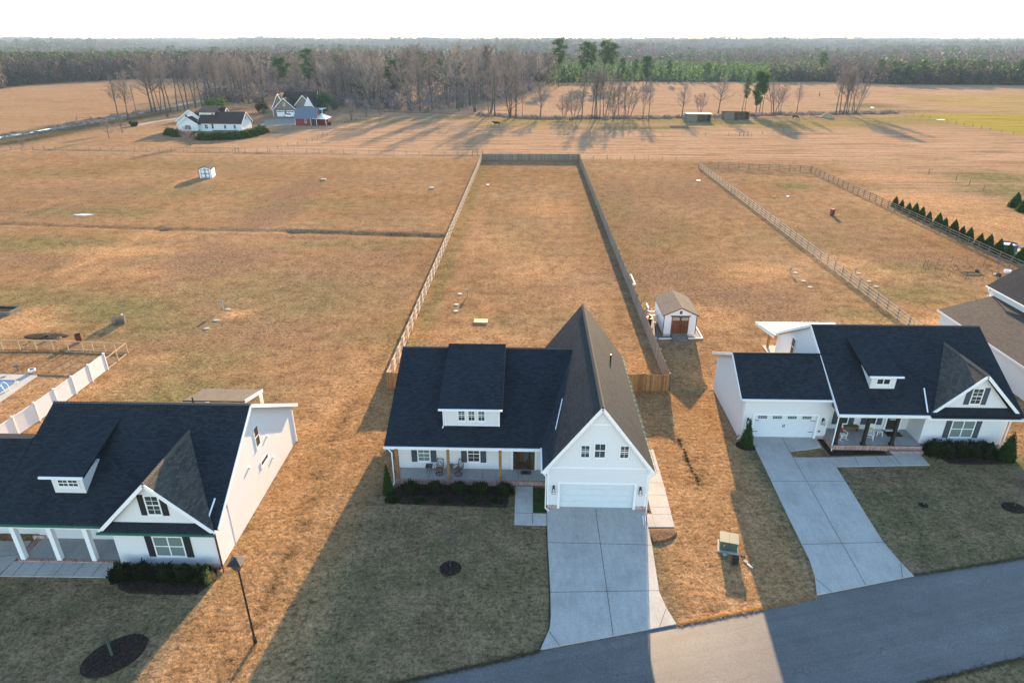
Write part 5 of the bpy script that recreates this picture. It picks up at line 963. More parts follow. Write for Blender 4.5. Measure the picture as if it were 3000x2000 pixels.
for sx in (-1,1): MB().box(sx*.25-.03,-.2,0,sx*.25+.03,.2,.1).build("foot","black_metal",t_)
# neglected garden patch right
gx,gy=G(2830,795)
t_=thing("garden_plot","untidy garden patch with wire posts and scraps between board fence and far right house","garden",(gx,gy,0)); m_=MB(); rr=random.Random(5)
for k in range(16): a=2*math.pi*k/16; x,y=5.5*math.cos(a),3.6*math.sin(a); m_.bar((x,y,0),(x+rr.uniform(-.15,.15),y,rr.uniform(.7,1.3)),.05)
m_.builds("stake","old_wood",t_); m_=MB()
for k in range(90): x,y=rr.uniform(-5,5.5),rr.uniform(-3.2,3.2); a=rr.uniform(0,6.3); m_.bar((x,y,.03),(x+.5*math.cos(a),y+.4*math.sin(a),rr.uniform(.03,.3)),.03,.03)
m_.build("dry_stalks","mulch_straw",t_); MB().box(-1,-1.6,0,.9,-1.52,.12).box(-1,-.4,0,.9,-.32,.12).box(-1,-1.519,0,-.92,-.401,.12).build("bed_frame","old_wood",t_)
for l,px,py,mt,s_ in [("dark pot inside the garden patch",2862,797,"ink",.3),("black tub at the right of the garden patch",2925,808,"ink",.32),("white bag at the far right of the garden patch",2950,800,"trim_white",.45),("white bucket beside the black tub",2915,805,"trim_white",.2)]:
    t_=thing("tub",l,"tub",(*G(px,py),0)); MB().lathe((0,0,0),[(s_*.8,0),(s_,s_*.5),(s_*.95,s_),(s_*.8,s_*.98),(s_*.7,s_*.5)],12).build("body",mt,t_)
t_=thing("stock_tank","dark round water tank behind the evergreen row at the right","tank",(*G(2947,733),0)); MB().lathe((0,0,0),[(1.35,0),(1.35,1.0),(1.42,1.05),(1.3,1.1),(1.25,.9)],24).build("tank","shutter_slate",t_); MB().lathe((0,0,.9),[(1.24,0),(.6,.12),(.05,.14)],20).build("cover","metal_white",t_)
t_=thing("patio_table","small table standing on a pale pad at the far right edge","table",(*G(2988,738),0)); MB().slab(ell(0,0,2.2,1.6),0,.05).build("pad","path_pale",t_); MB().lathe((0,0,.05),[(.05,0),(.05,.7),(.55,.71),(.55,.75)],14).build("table","black_metal",t_)

# ================================================================ farm buildings beyond
# farmhouse at left: white gabled house with a long wing
t_=thing("old_farmhouse","distant white farmhouse with dark roofs and a rust-topped dormer behind a hedge","house",(-113,236,0),R(-4))
def gable(par,x0,x1,y0,y1,hw,hr,axis_,wm_="siding",rm_="shingle_farm",ov=.4,nm="wall"):
    """axis_='x': ridge along X"""
    if axis_=='x':
        ym=(y0+y1)/2; MB().prism([(y0,0),(y0,hw),(ym,hr-.15),(y1,hw),(y1,0)],YZ,x0,x1).build(nm,wm_,par); k=(hr-hw)/(ym-y0); e=hw-ov*k+.1
        r=MB(); r.roof([(x0-ov,y0-ov,e),(x1+ov,y0-ov,e),(x1+ov,ym,hr),(x0-ov,ym,hr)],.15); r.roof([(x1+ov,y1+ov,e),(x0-ov,y1+ov,e),(x0-ov,ym,hr),(x1+ov,ym,hr)],.15); o=r.build("roof",rm_,par)
        for x in (x0-ov-.02,x1+ov+.02): MB().bar((x,y0-ov,e-.12),(x,ym,hr-.12),.05,.28).bar((x,ym,hr-.12),(x,y1+ov,e-.12),.05,.28).builds("rake_board","trim_white",par)
    else:
        xm=(x0+x1)/2; MB().prism([(x0,0),(x0,hw),(xm,hr-.15),(x1,hw),(x1,0)],XZ,y0,y1).build(nm,wm_,par); k=(hr-hw)/(xm-x0); e=hw-ov*k+.1
        r=MB(); r.roof([(x0-ov,y1+ov,e),(x0-ov,y0-ov,e),(xm,y0-ov,hr),(xm,y1+ov,hr)],.15); r.roof([(x1+ov,y0-ov,e),(x1+ov,y1+ov,e),(xm,y1+ov,hr),(xm,y0-ov,hr)],.15); o=r.build("roof",rm_,par)
        for y in (y0-ov-.02,y1+ov+.02): MB().bar((x0-ov,y,e-.12),(xm,y,hr-.12),.05,.28).bar((xm,y,hr-.12),(x1+ov,y,e-.12),.05,.28).builds("rake_board","trim_white",par)
    return o
H=t_; H.scale=(1.03,1,.86)
gable(H,-11.5,-1,0,13,3.6,8.0,'y'); gable(H,-9,-2.2,-3.5,4,3.0,5.6,'y'); gable(H,-2.5,12.5,-2,5.5,3.4,7.2,'x'); 
r=MB(); gable(H,-4.5,3.5,1.5,11,3.4,8.2,'x')
MB().box(-3.2,.6,5,2.2,5,7.0).build("dormer_wall","siding",H); r=MB(); r.roof([(-3.8,0,7.1),(2.8,0,7.1),(2.8,5.8,9.0),(-3.8,5.8,9.0)],.15); r.build("dormer_roof","shingle_rust",H)
for x,z,y,w_,h_,m_l in [(-8.1,6.0-1.2,-.02,.9,1.3,1),(-6.8,.8,-3.52,2.2,1.6,3),(-.6,.9,-2.02,1.2,1.6,2),(1.8,.9,-2.02,.9,2.0,1),(6.2,1.0,-2.02,.9,1.5,1),(9.6,1.0,-2.02,.9,1.5,1),(1.0,5.4,.58,.9,1.2,1),(-10.6,.8,-.02,1,1.6,1)]:
    window(H,(x,y,z),(1,0,0),(0,-1,0),w_,h_,1,2,"glass",None,0,m_l)
window(H,(12.5,1.2,4.2),(0,1,0),(1,0,0),1.0,1.4,1,2)
MB().box(2.6,-3.6,0,11,-2.1,.5).build("deck","old_wood",H)
# brick house
t_=thing("brick_house","distant dark brick house with two white garage doors among bare trees","house",(-99.5,288,0),R(3)); H=t_; H.scale=(.88,.9,.84)
gable(H,-8.5,1.5,-6,8,3.6,8.6,'y',"brick_tan"); gable(H,-9.5,-3.2,-4.5,10,4.0,10.4,'y',"brick_tan"); gable(H,0,9.5,-3,9,4.2,9.6,'y',"brick_tan","shingle_farm"); gable(H,-8,9,3,12,4.2,10.6,'x',"brick_tan")
MB().prism([(5.0,4.5),(9.4,4.5),(7.2,9)],XZ,-3.05,-3.0).build("gable_wall","batten",H)
for x in (-7.3,-2.6): MB().box(x,-6.12,0,x+3.6,-6.01,2.7).builds("garage_door","trim_white",H); MB().box(x+.2,-6.14,2.05,x+3.4,-6.121,2.4).build("pane","glass",H)
window(H,(-3.9,-6,4.9),(1,0,0),(0,-1,0),1.0,1.5,1,2); MB().box(-8.7,-7.2,0,-8.5,-7.0,3.2).box(9,-5,3.0,14,4,3.15).box(13.6,-4.8,0,13.8,-4.6,3).builds("porch_part","trim_white",H)
# red barn
t_=thing("barn","small red barn with blue metal roof and a white lean-to","barn",(-82.6,254.5,0),R(-1)); H=t_; H.scale=(.86,1,1)
MB().prism([(-3.2,0),(-3.2,2.6),(0,5.6),(3.2,2.6),(3.2,0)],YZ,-5.8,3.6).build("wall","barn_red",H); r=MB(); r.roof([(-6.2,-3.7,2.5),(4.0,-3.7,2.5),(4.0,0,6.0),(-6.2,0,6.0)],.1); r.roof([(4.0,3.7,2.5),(-6.2,3.7,2.5),(-6.2,0,6.0),(4.0,0,6.0)],.1); RR=r.build("roof","blue_metal",H)
r=MB(); r.roof([(2.2,-3.9,2.6),(8.2,-3.9,2.3),(8.2,3.0,2.5),(3.0,3.0,4.0)],.08); r.build("lean_to_roof","metal_white",H)
MB().box(-5.9,-3.25,0,-5.75,-3.1,2.5).box(3.5,-3.3,0,3.65,-3.15,2.5).box(-5.9,-3.3,2.35,7.8,-3.22,2.55).box(1.0,-3.3,0,1.15,-3.2,2.4).box(7.6,-3.4,0,7.75,-3.25,2.3).build("trim","trim_white",H)
MB().box(1.2,-3.26,0,3.5,-3.202,2.3).build("door","ink",H); MB().box(3.61,0,0,7.4,3,2.3).build("lean_to_wall","barn_red",H); window(H,(-1.6,-3.2,.9),(1,0,0),(0,-1,0),.7,1.3,1,2)
t_=thing("tractor","small red and dark tractor parked under the barn lean-to","tractor",(-75.8,252.6,0),R(20)); MB().box(-.9,-.35,.5,.6,.35,1.1).build("hood","red_paint",t_); MB().box(.2,-.5,1.0,.9,.5,1.2).bar((.2,-.45,1.2),(.2,-.45,2.1),.06).bar((.2,.45,1.2),(.2,.45,2.1),.06).build("seat_frame","black_metal",t_); MB().box(-.0,-.6,2.1,1.1,.6,2.18).build("canopy","red_paint",t_)
for x,y,rr_ in ((.5,-.6,.6),(.5,.6,.6),(-.7,-.45,.35),(-.7,.45,.35)): MB().tube((x,y-.12,rr_),(x,y+.12,rr_),rr_,None,14).build("wheel","rubber",t_)
# pickup truck
t_=thing("pickup_truck","white pickup truck parked before the brick house's garage","pickup truck",(*G(849,345),0.02),R(168))
side=[(-2.7,.45),(-2.75,1.05),(-1.6,1.15),(-.95,1.75),(.55,1.78),(.9,1.2),(2.8,1.18),(2.8,.45)]
MB().prism(side,lambda a,b_,t:(a,t,b_),-.95,.95).build("body","car_white",t_)
MB().prism([(-1.5,1.2),(-.98,1.66),(.48,1.68),(.72,1.22)],lambda a,b_,t:(a,t,b_),-.96,.96).build("window","glass",t_); MB().box(1.0,-.8,1.181,2.7,.8,1.2).build("bed_floor","rubber",t_)
for x in (-1.8,1.8):
    for y in (-.85,.85): w_=MB().tube((x,y-.12,.4),(x,y+.12,.4),.4,None,14).build("wheel","rubber",t_); MB().tube((x,y-.13,.4),(x,y+.13,.4),.2,None,10).build("rim","metal_white",w_)
for y in (-.7,.7): MB().box(-2.78,y-.15,.8,-2.7,y+.15,1.0).build("headlight","glass_blind",t_)
# far pale building behind the trees
t_=thing("far_house","pale low house half hidden among the bare trees beyond the lane","house",(*G(735,283),0),R(-8)); gable(t_,-9,9,-4,4,2.8,5.2,'x',"siding","shingle_brown")
# field shelters
def shelter(label,x,y,wd,dp,hf,hb,mat,roofm,op):
    t_=thing("field_shelter",label,"shelter",(x,y,0),R(-2))
    MB().box(-wd/2,dp/2-.1,0,wd/2,dp/2,hb-.05).box(-wd/2,-dp/2,0,-wd/2+.1,dp/2-.11,hb-.1).box(wd/2-.1,-dp/2,0,wd/2,dp/2-.11,hb-.1).build("wall",mat,t_)
    r=MB(); r.roof([(-wd/2-.3,-dp/2-.4,hf),(wd/2+.3,-dp/2-.4,hf),(wd/2+.3,dp/2+.3,hb),(-wd/2-.3,dp/2+.3,hb)],.12); r.build("roof",roofm,t_)
    n_=5
    for k in range(n_+1): x_=-wd/2+.1+(wd-.2)*k/n_; MB().box(x_-.08,-dp/2,0,x_+.08,-dp/2+.12,hf-.13).build("post","old_wood",t_)
    MB().box(-wd/2+.12,-dp/2+.03,0,-wd/2+wd*op,-dp/2+.08,hf-.3).build("front_wall",mat,t_)
    return t_
shelter("open-sided weathered field shelter with a pale metal roof by the creek",*(lambda a,b_:((a[0]+b_[0])/2,(a[1]+b_[1])/2+2.5))(G(2015,357),G(2078,357)),9.5,5,2.9,2.9,"old_wood","lid_grey",.45)
shelter("dark open field shelter right of the pale-roofed one",*(lambda a,b_:((a[0]+b_[0])/2,(a[1]+b_[1])/2+2.5))(G(2124,351),G(2191,351)),10,5,3.2,2.7,"old_wood","shingle_farm",.4)
board_fence("grey board pen fence joining the two field shelters",G(2078,352),G(2124,349),2.4,1.5,5,"old_wood")
t_=thing("feed_trough","long low feed trough on the green grass before the shelters","trough",(*G(1989,373),0)); MB().box(-3.3,-.4,.15,3.3,-.3,.6).box(-3.3,.3,.15,3.3,.4,.6).box(-3.3,-.3,.15,3.3,.3,.25).build("trough","old_wood",t_)
for x in (-3,0,3): MB().box(x-.06,-.35,0,x+.06,.35,.15).build("leg","old_wood",t_)
for l,px,py,px2 in [("wooden H-brace beside the far left corner of the privacy fence",1384,458,1414),("wooden H-brace gate post in the wire fence below the farmhouse",690,448,701),("wooden brace panel in the wire fence before the shelters",2166,400,2190)]:
    a,b_=G(px,py),G(px2,py); t_=thing("fence_brace",l,"fence brace",(a[0],a[1],0)); dx=b_[0]-a[0]; n_=3 if dx>2.5 else 2
    for k in range(n_): x=dx*k/(n_-1); MB().box(x-.09,-.09,0,x+.09,.09,1.55).build("post","old_wood",t_)
    MB().bar((0,0,1.2),(dx,0,1.2),.1).build("rail","old_wood",t_)
t_=thing("hay_feeder","low timber feeder rail with the dark cow standing behind it","feeder",(*G(1455,375),0)); 
for k in range(6): MB().box(-3.4+k*1.35-.07,-.07,0,-3.4+k*1.35+.07,.07,1.1).build("post","old_wood",t_)
MB().bar((-3.4,0,.95),(3.4,0,.95),.1).bar((-1.2,0,.5),(3.4,0,.5),.08).build("rail","old_wood",t_)
t_=thing("hay_pile","rounded grey-brown heap of hay near the clump of bare trees","hay pile",(*G(2422,345),0)); MB().lathe((0,0,0),[(2.6,0),(2.1,.8),(1.2,1.6),(.3,2.0)],12).build("heap","hay",t_); m_=MB(); rr=random.Random(9)
for k in range(60): a=rr.uniform(0,6.3); q=rr.uniform(2,6); m_.bar((q*math.cos(a),q*.5*math.sin(a),.05),(q*math.cos(a)+rr.uniform(-1,1),q*.5*math.sin(a),rr.uniform(.1,.4)),.12)
m_.build("loose_hay","hay",t_)
# cows: one continuous skinned body
def cow(label,px,py,rz,graze):
    pts=[(-.95,0,1.25),(-.45,0,1.18),(.2,0,1.15),(.7,0,1.25),(1.1,0,1.35 if not graze else 1.0),(1.45,0,1.5 if not graze else .55),(1.8,0,1.38 if not graze else .2)]
    rad=[.34,.42,.44,.36,.24,.19,.10]; vs=list(pts);ed=[(i,i+1) for i in range(6)]
    def ch(root,pp,rr_):
        p=root
        for q,r_ in zip(pp,rr_): vs.append(q);rad.append(r_);ed.append((p,len(vs)-1));p=len(vs)-1
    for s_ in (-1,1):
        ch(0,[(-.95,s_*.24,.95),(-.80,s_*.25,.62),(-.98,s_*.25,.50),(-.93,s_*.25,.04)],[.20,.11,.07,.06]); ch(3,[(.7,s_*.24,.9),(.72,s_*.24,.48),(.70,s_*.24,.04)],[.16,.08,.06]); ch(5,[(pts[5][0]-.02,s_*.27,pts[5][2]+.08)],[.05])
    ch(0,[(-1.25,0,1.3),(-1.33,0,.9),(-1.33,0,.55)],[.05,.035,.05])
    me=bpy.data.meshes.new("cow"); me.from_pydata(vs,ed,[]); me.materials.append(MATS["hide"]); o=bpy.data.objects.new("cow",me); COL.objects.link(o)
    m=o.modifiers.new("skin",'SKIN'); 
    for v,r_ in zip(me.skin_vertices[0].data,rad): v.radius=(r_,r_)
    me.skin_vertices[0].data[0].use_root=True; m=o.modifiers.new("sub",'SUBSURF'); m.levels=1;m.render_levels=1
    o.location=(*G(px,py),0); o.rotation_euler=(0,0,rz); tag(o,label,"cow"); return o
cow("black cow standing behind the timber feeder rail",1455,369,R(185),False); cow("black cow grazing on the green strip right of the shelters",2329,349,R(10),True)
t_=thing("field_figure","dark upright stake far out in the field left of the tall tree clump","stake",(*G(2400,282),0)); MB().tube((0,0,0),(0,0,2.4),.25,.15,6).build("stump","bark_far",t_)
# wire field fences
def wire_fence(label,pts,sp,h=1.25,postm="old_wood",wires=(.4,.8,1.2)):
    t_=thing("wire_fence",label,"fence",(*pts[0],0),world=True); m_=MB(); cnt=0
    for a,b_ in zip(pts,pts[1:]):
        A=Vector((*a,0));B=Vector((*b_,0)); n_=max(1,int((B-A).length/sp))
        for k in range(n_):
            if cnt>95: break
            c0=A+(B-A)*k/n_; MB().box(c0.x-.05,c0.y-.05,0,c0.x+.05,c0.y+.05,h).build("post",postm,t_); cnt+=1
        for z in wires: m_.bar(A+Vector((0,0,z)),B+Vector((0,0,z)),.012)
    m_.build("wire","wire_mesh",t_)
wire_fence("thin wire fence crossing the fields left of the privacy fence",[(-175,192),(-112.7,187.6),(-77,186.7),(-16.5,183.6)],3.4)
wire_fence("thin wire fence between the far privacy fence and the board fence",[(13.4,178.6),(42,176)],3.4)
wire_fence("thin wire fence climbing from the ditch to the barn",[G(752,452),G(900,420),G(960,398),G(1010,362),G(1100,340)],4)
wire_fence("thin wire fence before the field shelters",[G(1650,398),G(2000,400),G(2200,400),G(2380,375)],6)
wire_fence("thin wire fence along the golden field at the far right",[G(2610,328),G(2700,345),G(2800,365),G(2900,385),G(3080,415)],5)
wire_fence("wire fence slanting to the evergreens at the right edge",[G(2720,512),G(2800,530),G(2880,560),G(2960,585)],5)
t_=thing("utility_pole","bare wooden utility pole beside the lane at upper left","utility pole",(*G(398,324),0)); MB().tube((0,0,0),(.0,0,11),.16,.11,8).build("pole","bark_far",t_); MB().bar((-.9,0,10.3),(.9,0,10.3),.12).build("crossarm","bark_far",t_)
t_=thing("lane_gate","low dark timber rail by the lane at upper left","gate",(*G(225,352),0),R(20)); 
for x in (0,5,14): MB().box(x-.12,-.12,0,x+.12,.12,1.2).build("post","bark_far",t_)
MB().bar((0,0,.9),(5,0,.9),.12).bar((5,0,.7),(14,0,.8),.08).build("rail","bark_far",t_)

wc=thing("weed_clump","x","weed",(0,0,-50)); m_=MB(); rr=random.Random(12)
for k in range(60): a=rr.uniform(0,6.28); q=rr.uniform(.02,.13); m_.tube((q*math.cos(a),q*math.sin(a),0),(q*2*math.cos(a)+rr.uniform(-.05,.05),q*2*math.sin(a),rr.uniform(.06,.18)),.012,.003,3,False)
m_.build("leaves","leaf_dark",wc)
for i in range(14):
    y=43.9-i*.40; x=12.16+.02*i+rr.uniform(-.06,.06); l=f"{ORD[i]} small dark weed clump from the far end of the row between the centre house and the right-hand driveway" if 0 else f"{ORD[i]} dark weed clump from the far end of the row right of the centre house"; s_=rr.uniform(.35,.8)
    if i==0: wc.location=(x,y,0); wc["label"]=l; wc["group"]="row of weed clumps right of the centre house"
    else: dup(wc,(x,y,0),rr.uniform(0,6),l,"row of weed clumps right of the centre house",s_)
# ================================================================ vegetation
def np_obj(name,verts,faces,mat,parent=None,k=4):
    o=fastmesh(name,np.array(verts,np.float32),np.array(faces,np.int32),mat,k)
    if parent is not None: o.parent=parent
    return o
def quads(name,C,Nrm,sz,mat,parent=None,rs=0,asp=1.6):
    """leaf quads: centres C, directions Nrm (long axis), sizes"""
    r_=np.random.default_rng(rs); n_=len(C); d=Nrm/np.maximum(1e-6,np.linalg.norm(Nrm,axis=1,keepdims=True))
    q=r_.normal(size=(n_,3)); s_=np.cross(d,q); s_/=np.maximum(1e-6,np.linalg.norm(s_,axis=1,keepdims=True)); sz=np.broadcast_to(np.asarray(sz,float),(n_,))[:,None]
    a=d*sz*asp/2; b_=s_*sz/2; V=np.stack([C-a,C+b_,C+a,C-b_],1).reshape(-1,3); F=np.arange(4*n_).reshape(-1,4)
    return np_obj(name,V,F,mat,parent)
# --- bare deciduous trees
def bare_tree_proto(seed,h,spread,base=.32,trunks=1,lean=.03,limbs=20,dens_=1.0,r0=.30,label="x",mat="twig"):
    r_=random.Random(seed); tr=MB(); A=[];B=[];W=[]
    def vec(a,el): return Vector((math.cos(a)*math.cos(el),math.sin(a)*math.cos(el),math.sin(el)))
    def jit(d,s_): return (d+Vector((r_.gauss(0,s_),r_.gauss(0,s_),r_.gauss(0,s_*.6)))).normalized()
    def twig(p,d,L,w_):
        q=p+d*L; A.append(p);B.append(q);W.append(w_)
        if L>.9:
            for _ in range(2): d2=jit(d,.45); p2=p+d*L*r_.uniform(.3,.9); A.append(p2);B.append(p2+d2*L*.55);W.append(w_*.7)
    for ti in range(trunks):
        a0=r_.uniform(0,6.28); p=Vector((0,0,0)) if trunks==1 else Vector((math.cos(a0)*.6*ti,math.sin(a0)*.6*ti,0)); d=Vector((math.cos(a0)*(lean+.12*(trunks>1)),math.sin(a0)*(lean+.12*(trunks>1)),1)).normalized()
        hh=h*r_.uniform(.82,1.0); R0=r0*(1 if trunks==1 else .6); nseg=9; pts=[p]; 
        for k in range(nseg): d=jit(d,.045); d.z=abs(d.z); pts.append(pts[-1]+d*hh*.93/nseg)
        rad=[R0*(1-k/nseg)**.8+.035 for k in range(nseg+1)]; rad[0]*=1.35
        for k in range(nseg): tr.tube(pts[k],pts[k+1],rad[k],rad[k+1],7,False)
        nl=int(limbs/ (1 if trunks==1 else trunks*.6))
        for i in range(nl):
            u=base+(1-base)*((i+r_.random())/nl)**.9; u=min(.985,u); f=u*nseg; k=int(f); P=pts[k].lerp(pts[k+1],f-k); az=i*2.4+r_.uniform(-.5,.5)
            el=R(r_.uniform(12,42)+24*u); L=h*spread*1.5*(1.05-u)**.5*r_.uniform(.65,1.1); d1=vec(az,el); rr_=max(.035,rad[k]*.42); q=P; lp=[P]
            for s_ in range(4): d1=jit((d1+Vector((0,0,.10))).normalized(),.12); q=q+d1*L/4; lp.append(q)
            for s_ in range(4): tr.tube(lp[s_],lp[s_+1],rr_*(1-s_*.2),rr_*(.8-s_*.2)+.008,4,False)
            for j in range(int(11*dens_)):
                v_=.2+.8*(j+r_.random())/(11*dens_); f2=min(3.99,v_*4); kk=int(f2); P2=lp[kk].lerp(lp[kk+1],f2-kk); d2=jit((d1+vec(r_.uniform(0,6.28),R(20))*.9).normalized(),.25); L2=L*.34*r_.uniform(.6,1.2)*(1.15-v_*.5)
                A.append(P2);B.append(P2+d2*L2);W.append(.05)
                for t in range(int(7*dens_)):
                    P3=P2+d2*L2*r_.uniform(.15,1.0); twig(P3,jit(d2,.55),L2*r_.uniform(.35,.75),.024)
        for t in range(14): twig(pts[-1]-Vector((0,0,r_.uniform(0,h*.08))),jit(Vector((0,0,1)),.4),h*.06,.03)
    root=thing("bare_tree",label,"tree",(0,0,-50)); tr.build("trunk","bark_far",root)
    A=np.array([tuple(x) for x in A]);B=np.array([tuple(x) for x in B]);W=np.array(W)[:,None]; n_=len(A)
    d=B-A; s_=np.cross(d,np.random.default_rng(seed).normal(size=(n_,3))); s_/=np.linalg.norm(s_,axis=1,keepdims=True)+1e-9
    V=np.stack([A-s_*W,A+s_*W,B+s_*W*.35,B-s_*W*.35],1).reshape(-1,3); np_obj("crown",V,np.arange(4*n_).reshape(-1,4),mat,root); return root
BT=[bare_tree_proto(11,28,.22,.38,1,.02,24,1.0,.34),bare_tree_proto(12,27,.20,.45,1,.04,22,1.0,.28),bare_tree_proto(13,25,.26,.30,1,.02,26,1.0,.36),bare_tree_proto(14,26,.24,.34,2,.05,26,1.0,.34),bare_tree_proto(15,24,.20,.30,4,.05,34,.9,.34),
    bare_tree_proto(16,15,.42,.22,1,.03,20,1.1,.26),bare_tree_proto(17,13,.36,.15,3,.1,24,1.0,.22),bare_tree_proto(18,26,.27,.30,1,.03,24,1.0,.3,mat="twig_pale"),bare_tree_proto(19,20,.34,.22,1,.05,26,1.0,.3,mat="twig_far"),bare_tree_proto(20,22,.24,.25,3,.06,32,.9,.3,mat="twig_pale")]
BH=[28,27,25,26,24,15,13,26,20,22]
used=set()
def place_bare(kind,px,py,top,label,group,rz=None,tilt=0,wide=1.0):
    x,y=G(px,py); h=max(3,ZAT(px,top,y)); s_=h/BH[kind]; rz=rnd.uniform(0,6.28) if rz is None else rz
    p=BT[kind]; sc=(s_*wide,s_*wide,s_)
    if kind in used: o=dup(p,(x,y,-.1),rz,label,group,sc)
    else:
        used.add(kind); o=p; o.location=(x,y,-.1); o.rotation_euler=(0,0,rz); o["label"]=label; o.scale=sc
        if group: o["group"]=group
    o.rotation_euler=(0,tilt,rz); return o
gL="bare trees along the lane"
lane=[(349,352,205,0),(375,350,195,3),(446,330,150,2),(456,330,150,0),(472,330,140,3),(491,343,135,0),(502,330,140,1),(521,326,150,1),(542,322,160,1),(552,321,155,0),(574,317,150,3),(593,312,140,1),(609,303,135,0),(622,300,138,2),(635,300,140,3),(660,292,142,1),(686,302,138,0),(698,304,135,2),(712,300,150,1),(730,305,140,0)]
for i,(px,py,tp,k) in enumerate(lane): place_bare(k,px,py,tp,f"{ORD[i]} tall bare tree from the left in the row beside the lane",gL)
for px,py,tp,k,l in [(320,406,345,5,"small bare tree on the lawn left of the white farmhouse"),(359,388,330,5,"small bare tree in front of the two leftmost tall trees"),(556,427,365,6,"pale round bare tree in front of the hedge"),
  (67,433,418,6,"tiny brown bush tree near the left edge"),(1029,353,290,6,"pale small bare tree right of the barn"),(1073,340,292,6,"small pale bare tree beyond the barn"),(1113,336,290,6,"low pale bare tree at the corner of the woods"),(978,323,277,6,"small yellowish bare tree beside the round evergreen"),(775,345,315,5,"small bare tree left of the brick house")]:
    place_bare(k,px,py,tp,l,None)
gC="bare trees along the creek"
cr=[(1345,326,215,2,1),(1393,329,130,3,1),(1432,335,185,4,1),(1450,340,165,0,1),(1493,345,190,6,1),(1511,348,150,0,1),(1530,345,245,1,.8),(1583,342,235,5,1),(1653,345,275,6,1),(1681,350,260,6,1),(1704,350,190,1,1),(1733,348,200,1,1),(1742,349,185,0,1),(1748,350,180,1,1),(1757,349,195,1,1),(1767,348,190,3,1),
 (1782,342,265,1,.8),(1798,348,250,6,1),(1812,342,215,1,.8),(1828,343,225,1,.8),(1838,342,245,6,1),(1883,348,225,3,.8),(1899,354,230,0,.9),(1997,345,235,2,1.15),(2052,329,270,6,1),(2104,332,215,2,1.1),(2174,326,230,1,1),(2269,338,215,4,1.1),(2285,336,235,3,1),(2333,337,230,0,1),
 (2448,337,190,0,1),(2459,336,185,1,1),(2471,337,180,0,1),(2478,337,182,1,1),(2484,336,190,3,1),(2495,330,195,1,1),(2502,335,200,4,.8)]
for i,(px,py,tp,k,wd) in enumerate(cr):
    place_bare(k,px,py,tp,(ORD[i] if i<20 else ["twenty-first","twenty-second","twenty-third","twenty-fourth","twenty-fifth","twenty-sixth","twenty-seventh","twenty-eighth","twenty-ninth","thirtieth","thirty-first","thirty-second","thirty-third","thirty-fourth","thirty-fifth","thirty-sixth","thirty-seventh"][i-20])+" bare tree from the left in the broken row along the creek",gC,wide=wd)
# the dense stand
r2=random.Random(21); stand=0
def front(px): return np.interp(px,[640,760,900,1000,1230,1330,1420,1500,1600],[300,300,300,316,328,322,300,285,262])
pl=[]; tries=0
while len(pl)<165 and tries<20000:
    tries+=1; px=r2.uniform(640,1600); u=r2.random()**1.5; fy=float(front(px)); py=fy-(fy-243)*u-r2.uniform(0,2); x,y=G(px,py)
    if any((x-a)**2+(y-b_)**2<9 for a,b_,*_ in pl): continue
    if 780<px<960 and py>285: continue
    if 1240<px<1420 and 296<py: 
        if r2.random()<.6: continue
    pl.append((x,y,px,py))
pl.sort(key=lambda q:q[2]); fr_=[q for q in pl if q[3]>float(front(q[2]))-9][:40]; nf=0
NUMW=ORD+["twenty-first","twenty-second","twenty-third","twenty-fourth","twenty-fifth","twenty-sixth","twenty-seventh","twenty-eighth","twenty-ninth","thirtieth","thirty-first","thirty-second","thirty-third","thirty-fourth","thirty-fifth","thirty-sixth","thirty-seventh","thirty-eighth","thirty-ninth","fortieth"]
for x,y,px,py in pl:
    if (x,y,px,py) in fr_: nf+=1; lab=NUMW[nf-1]+" bare tree from the left along the front edge of the dense stand"; gr_="front trees of the dense stand"
    else:
        lab,gr_=next((a,b_) for lim,a,b_ in [(790,"tall bare tree deep in the stand left of the brick house","stand left of the brick house"),(960,"tall bare tree in the stand behind the brick house and barn","stand behind the brick house"),(1180,"tall bare tree deep in the thick stand just right of the barn","stand right of the barn"),(1400,"tall bare tree deep in the middle of the wide dense stand","middle of the dense stand"),(9999,"tall bare tree deep in the right end of the dense stand","right end of the dense stand")] if px<lim)
    u=np.interp(px,[640,760,900,1040,1180,1300,1480,1560,1600],[150,148,140,125,112,112,112,118,125]); tp=u+(r2.uniform(0,14) if r2.random()<.3 else r2.uniform(12,62))+max(0,(y-300))*0.02
    kind=r2.choice([0,1,2,3,0,1,3,2,7,7,8,9,4]); used.add(kind); h=max(14,min(34,ZAT(px,tp,y))); s_=h/BH[kind]
    dup(BT[kind],(x,y,-.2),r2.uniform(0,6.28),lab,gr_,(s_,s_,s_))
# low scrub under the stand: uncountable
def scatter_clumps(name,P,S,kinds,mat,seed,q=26,label=None):
    """one mesh of many small leaf/twig clumps; P centres (base), S=(radius,height)"""
    r_=np.random.default_rng(seed); n_=len(P); C=np.repeat(P,q,0); rad=np.repeat(S[:,0],q); hh=np.repeat(S[:,1],q)
    t=r_.uniform(0,2*np.pi,n_*q); z=r_.uniform(0,1,n_*q); rr_=np.sqrt(r_.uniform(0,1,n_*q))*np.sqrt(np.clip(1-(2*np.clip(z,.0,1)-1.0)**2*.85,0.1,1)) if kinds!='cone' else np.sqrt(r_.uniform(0,1,n_*q))*(1.02-z)
    C=C+np.stack([np.cos(t)*rr_*rad,np.sin(t)*rr_*rad,z*hh],1); d=r_.normal(size=(n_*q,3)); d[:,2]=np.abs(d[:,2])*(2.2 if kinds=='twig' else .7)
    sz=rad*(.20 if kinds=='twig' else .42)*r_.uniform(.6,1.3,n_*q); o=quads(name,C,d,sz,mat,None,seed,3.2 if kinds=='twig' else 1.5); 
    return o
sc=[];sz=[]
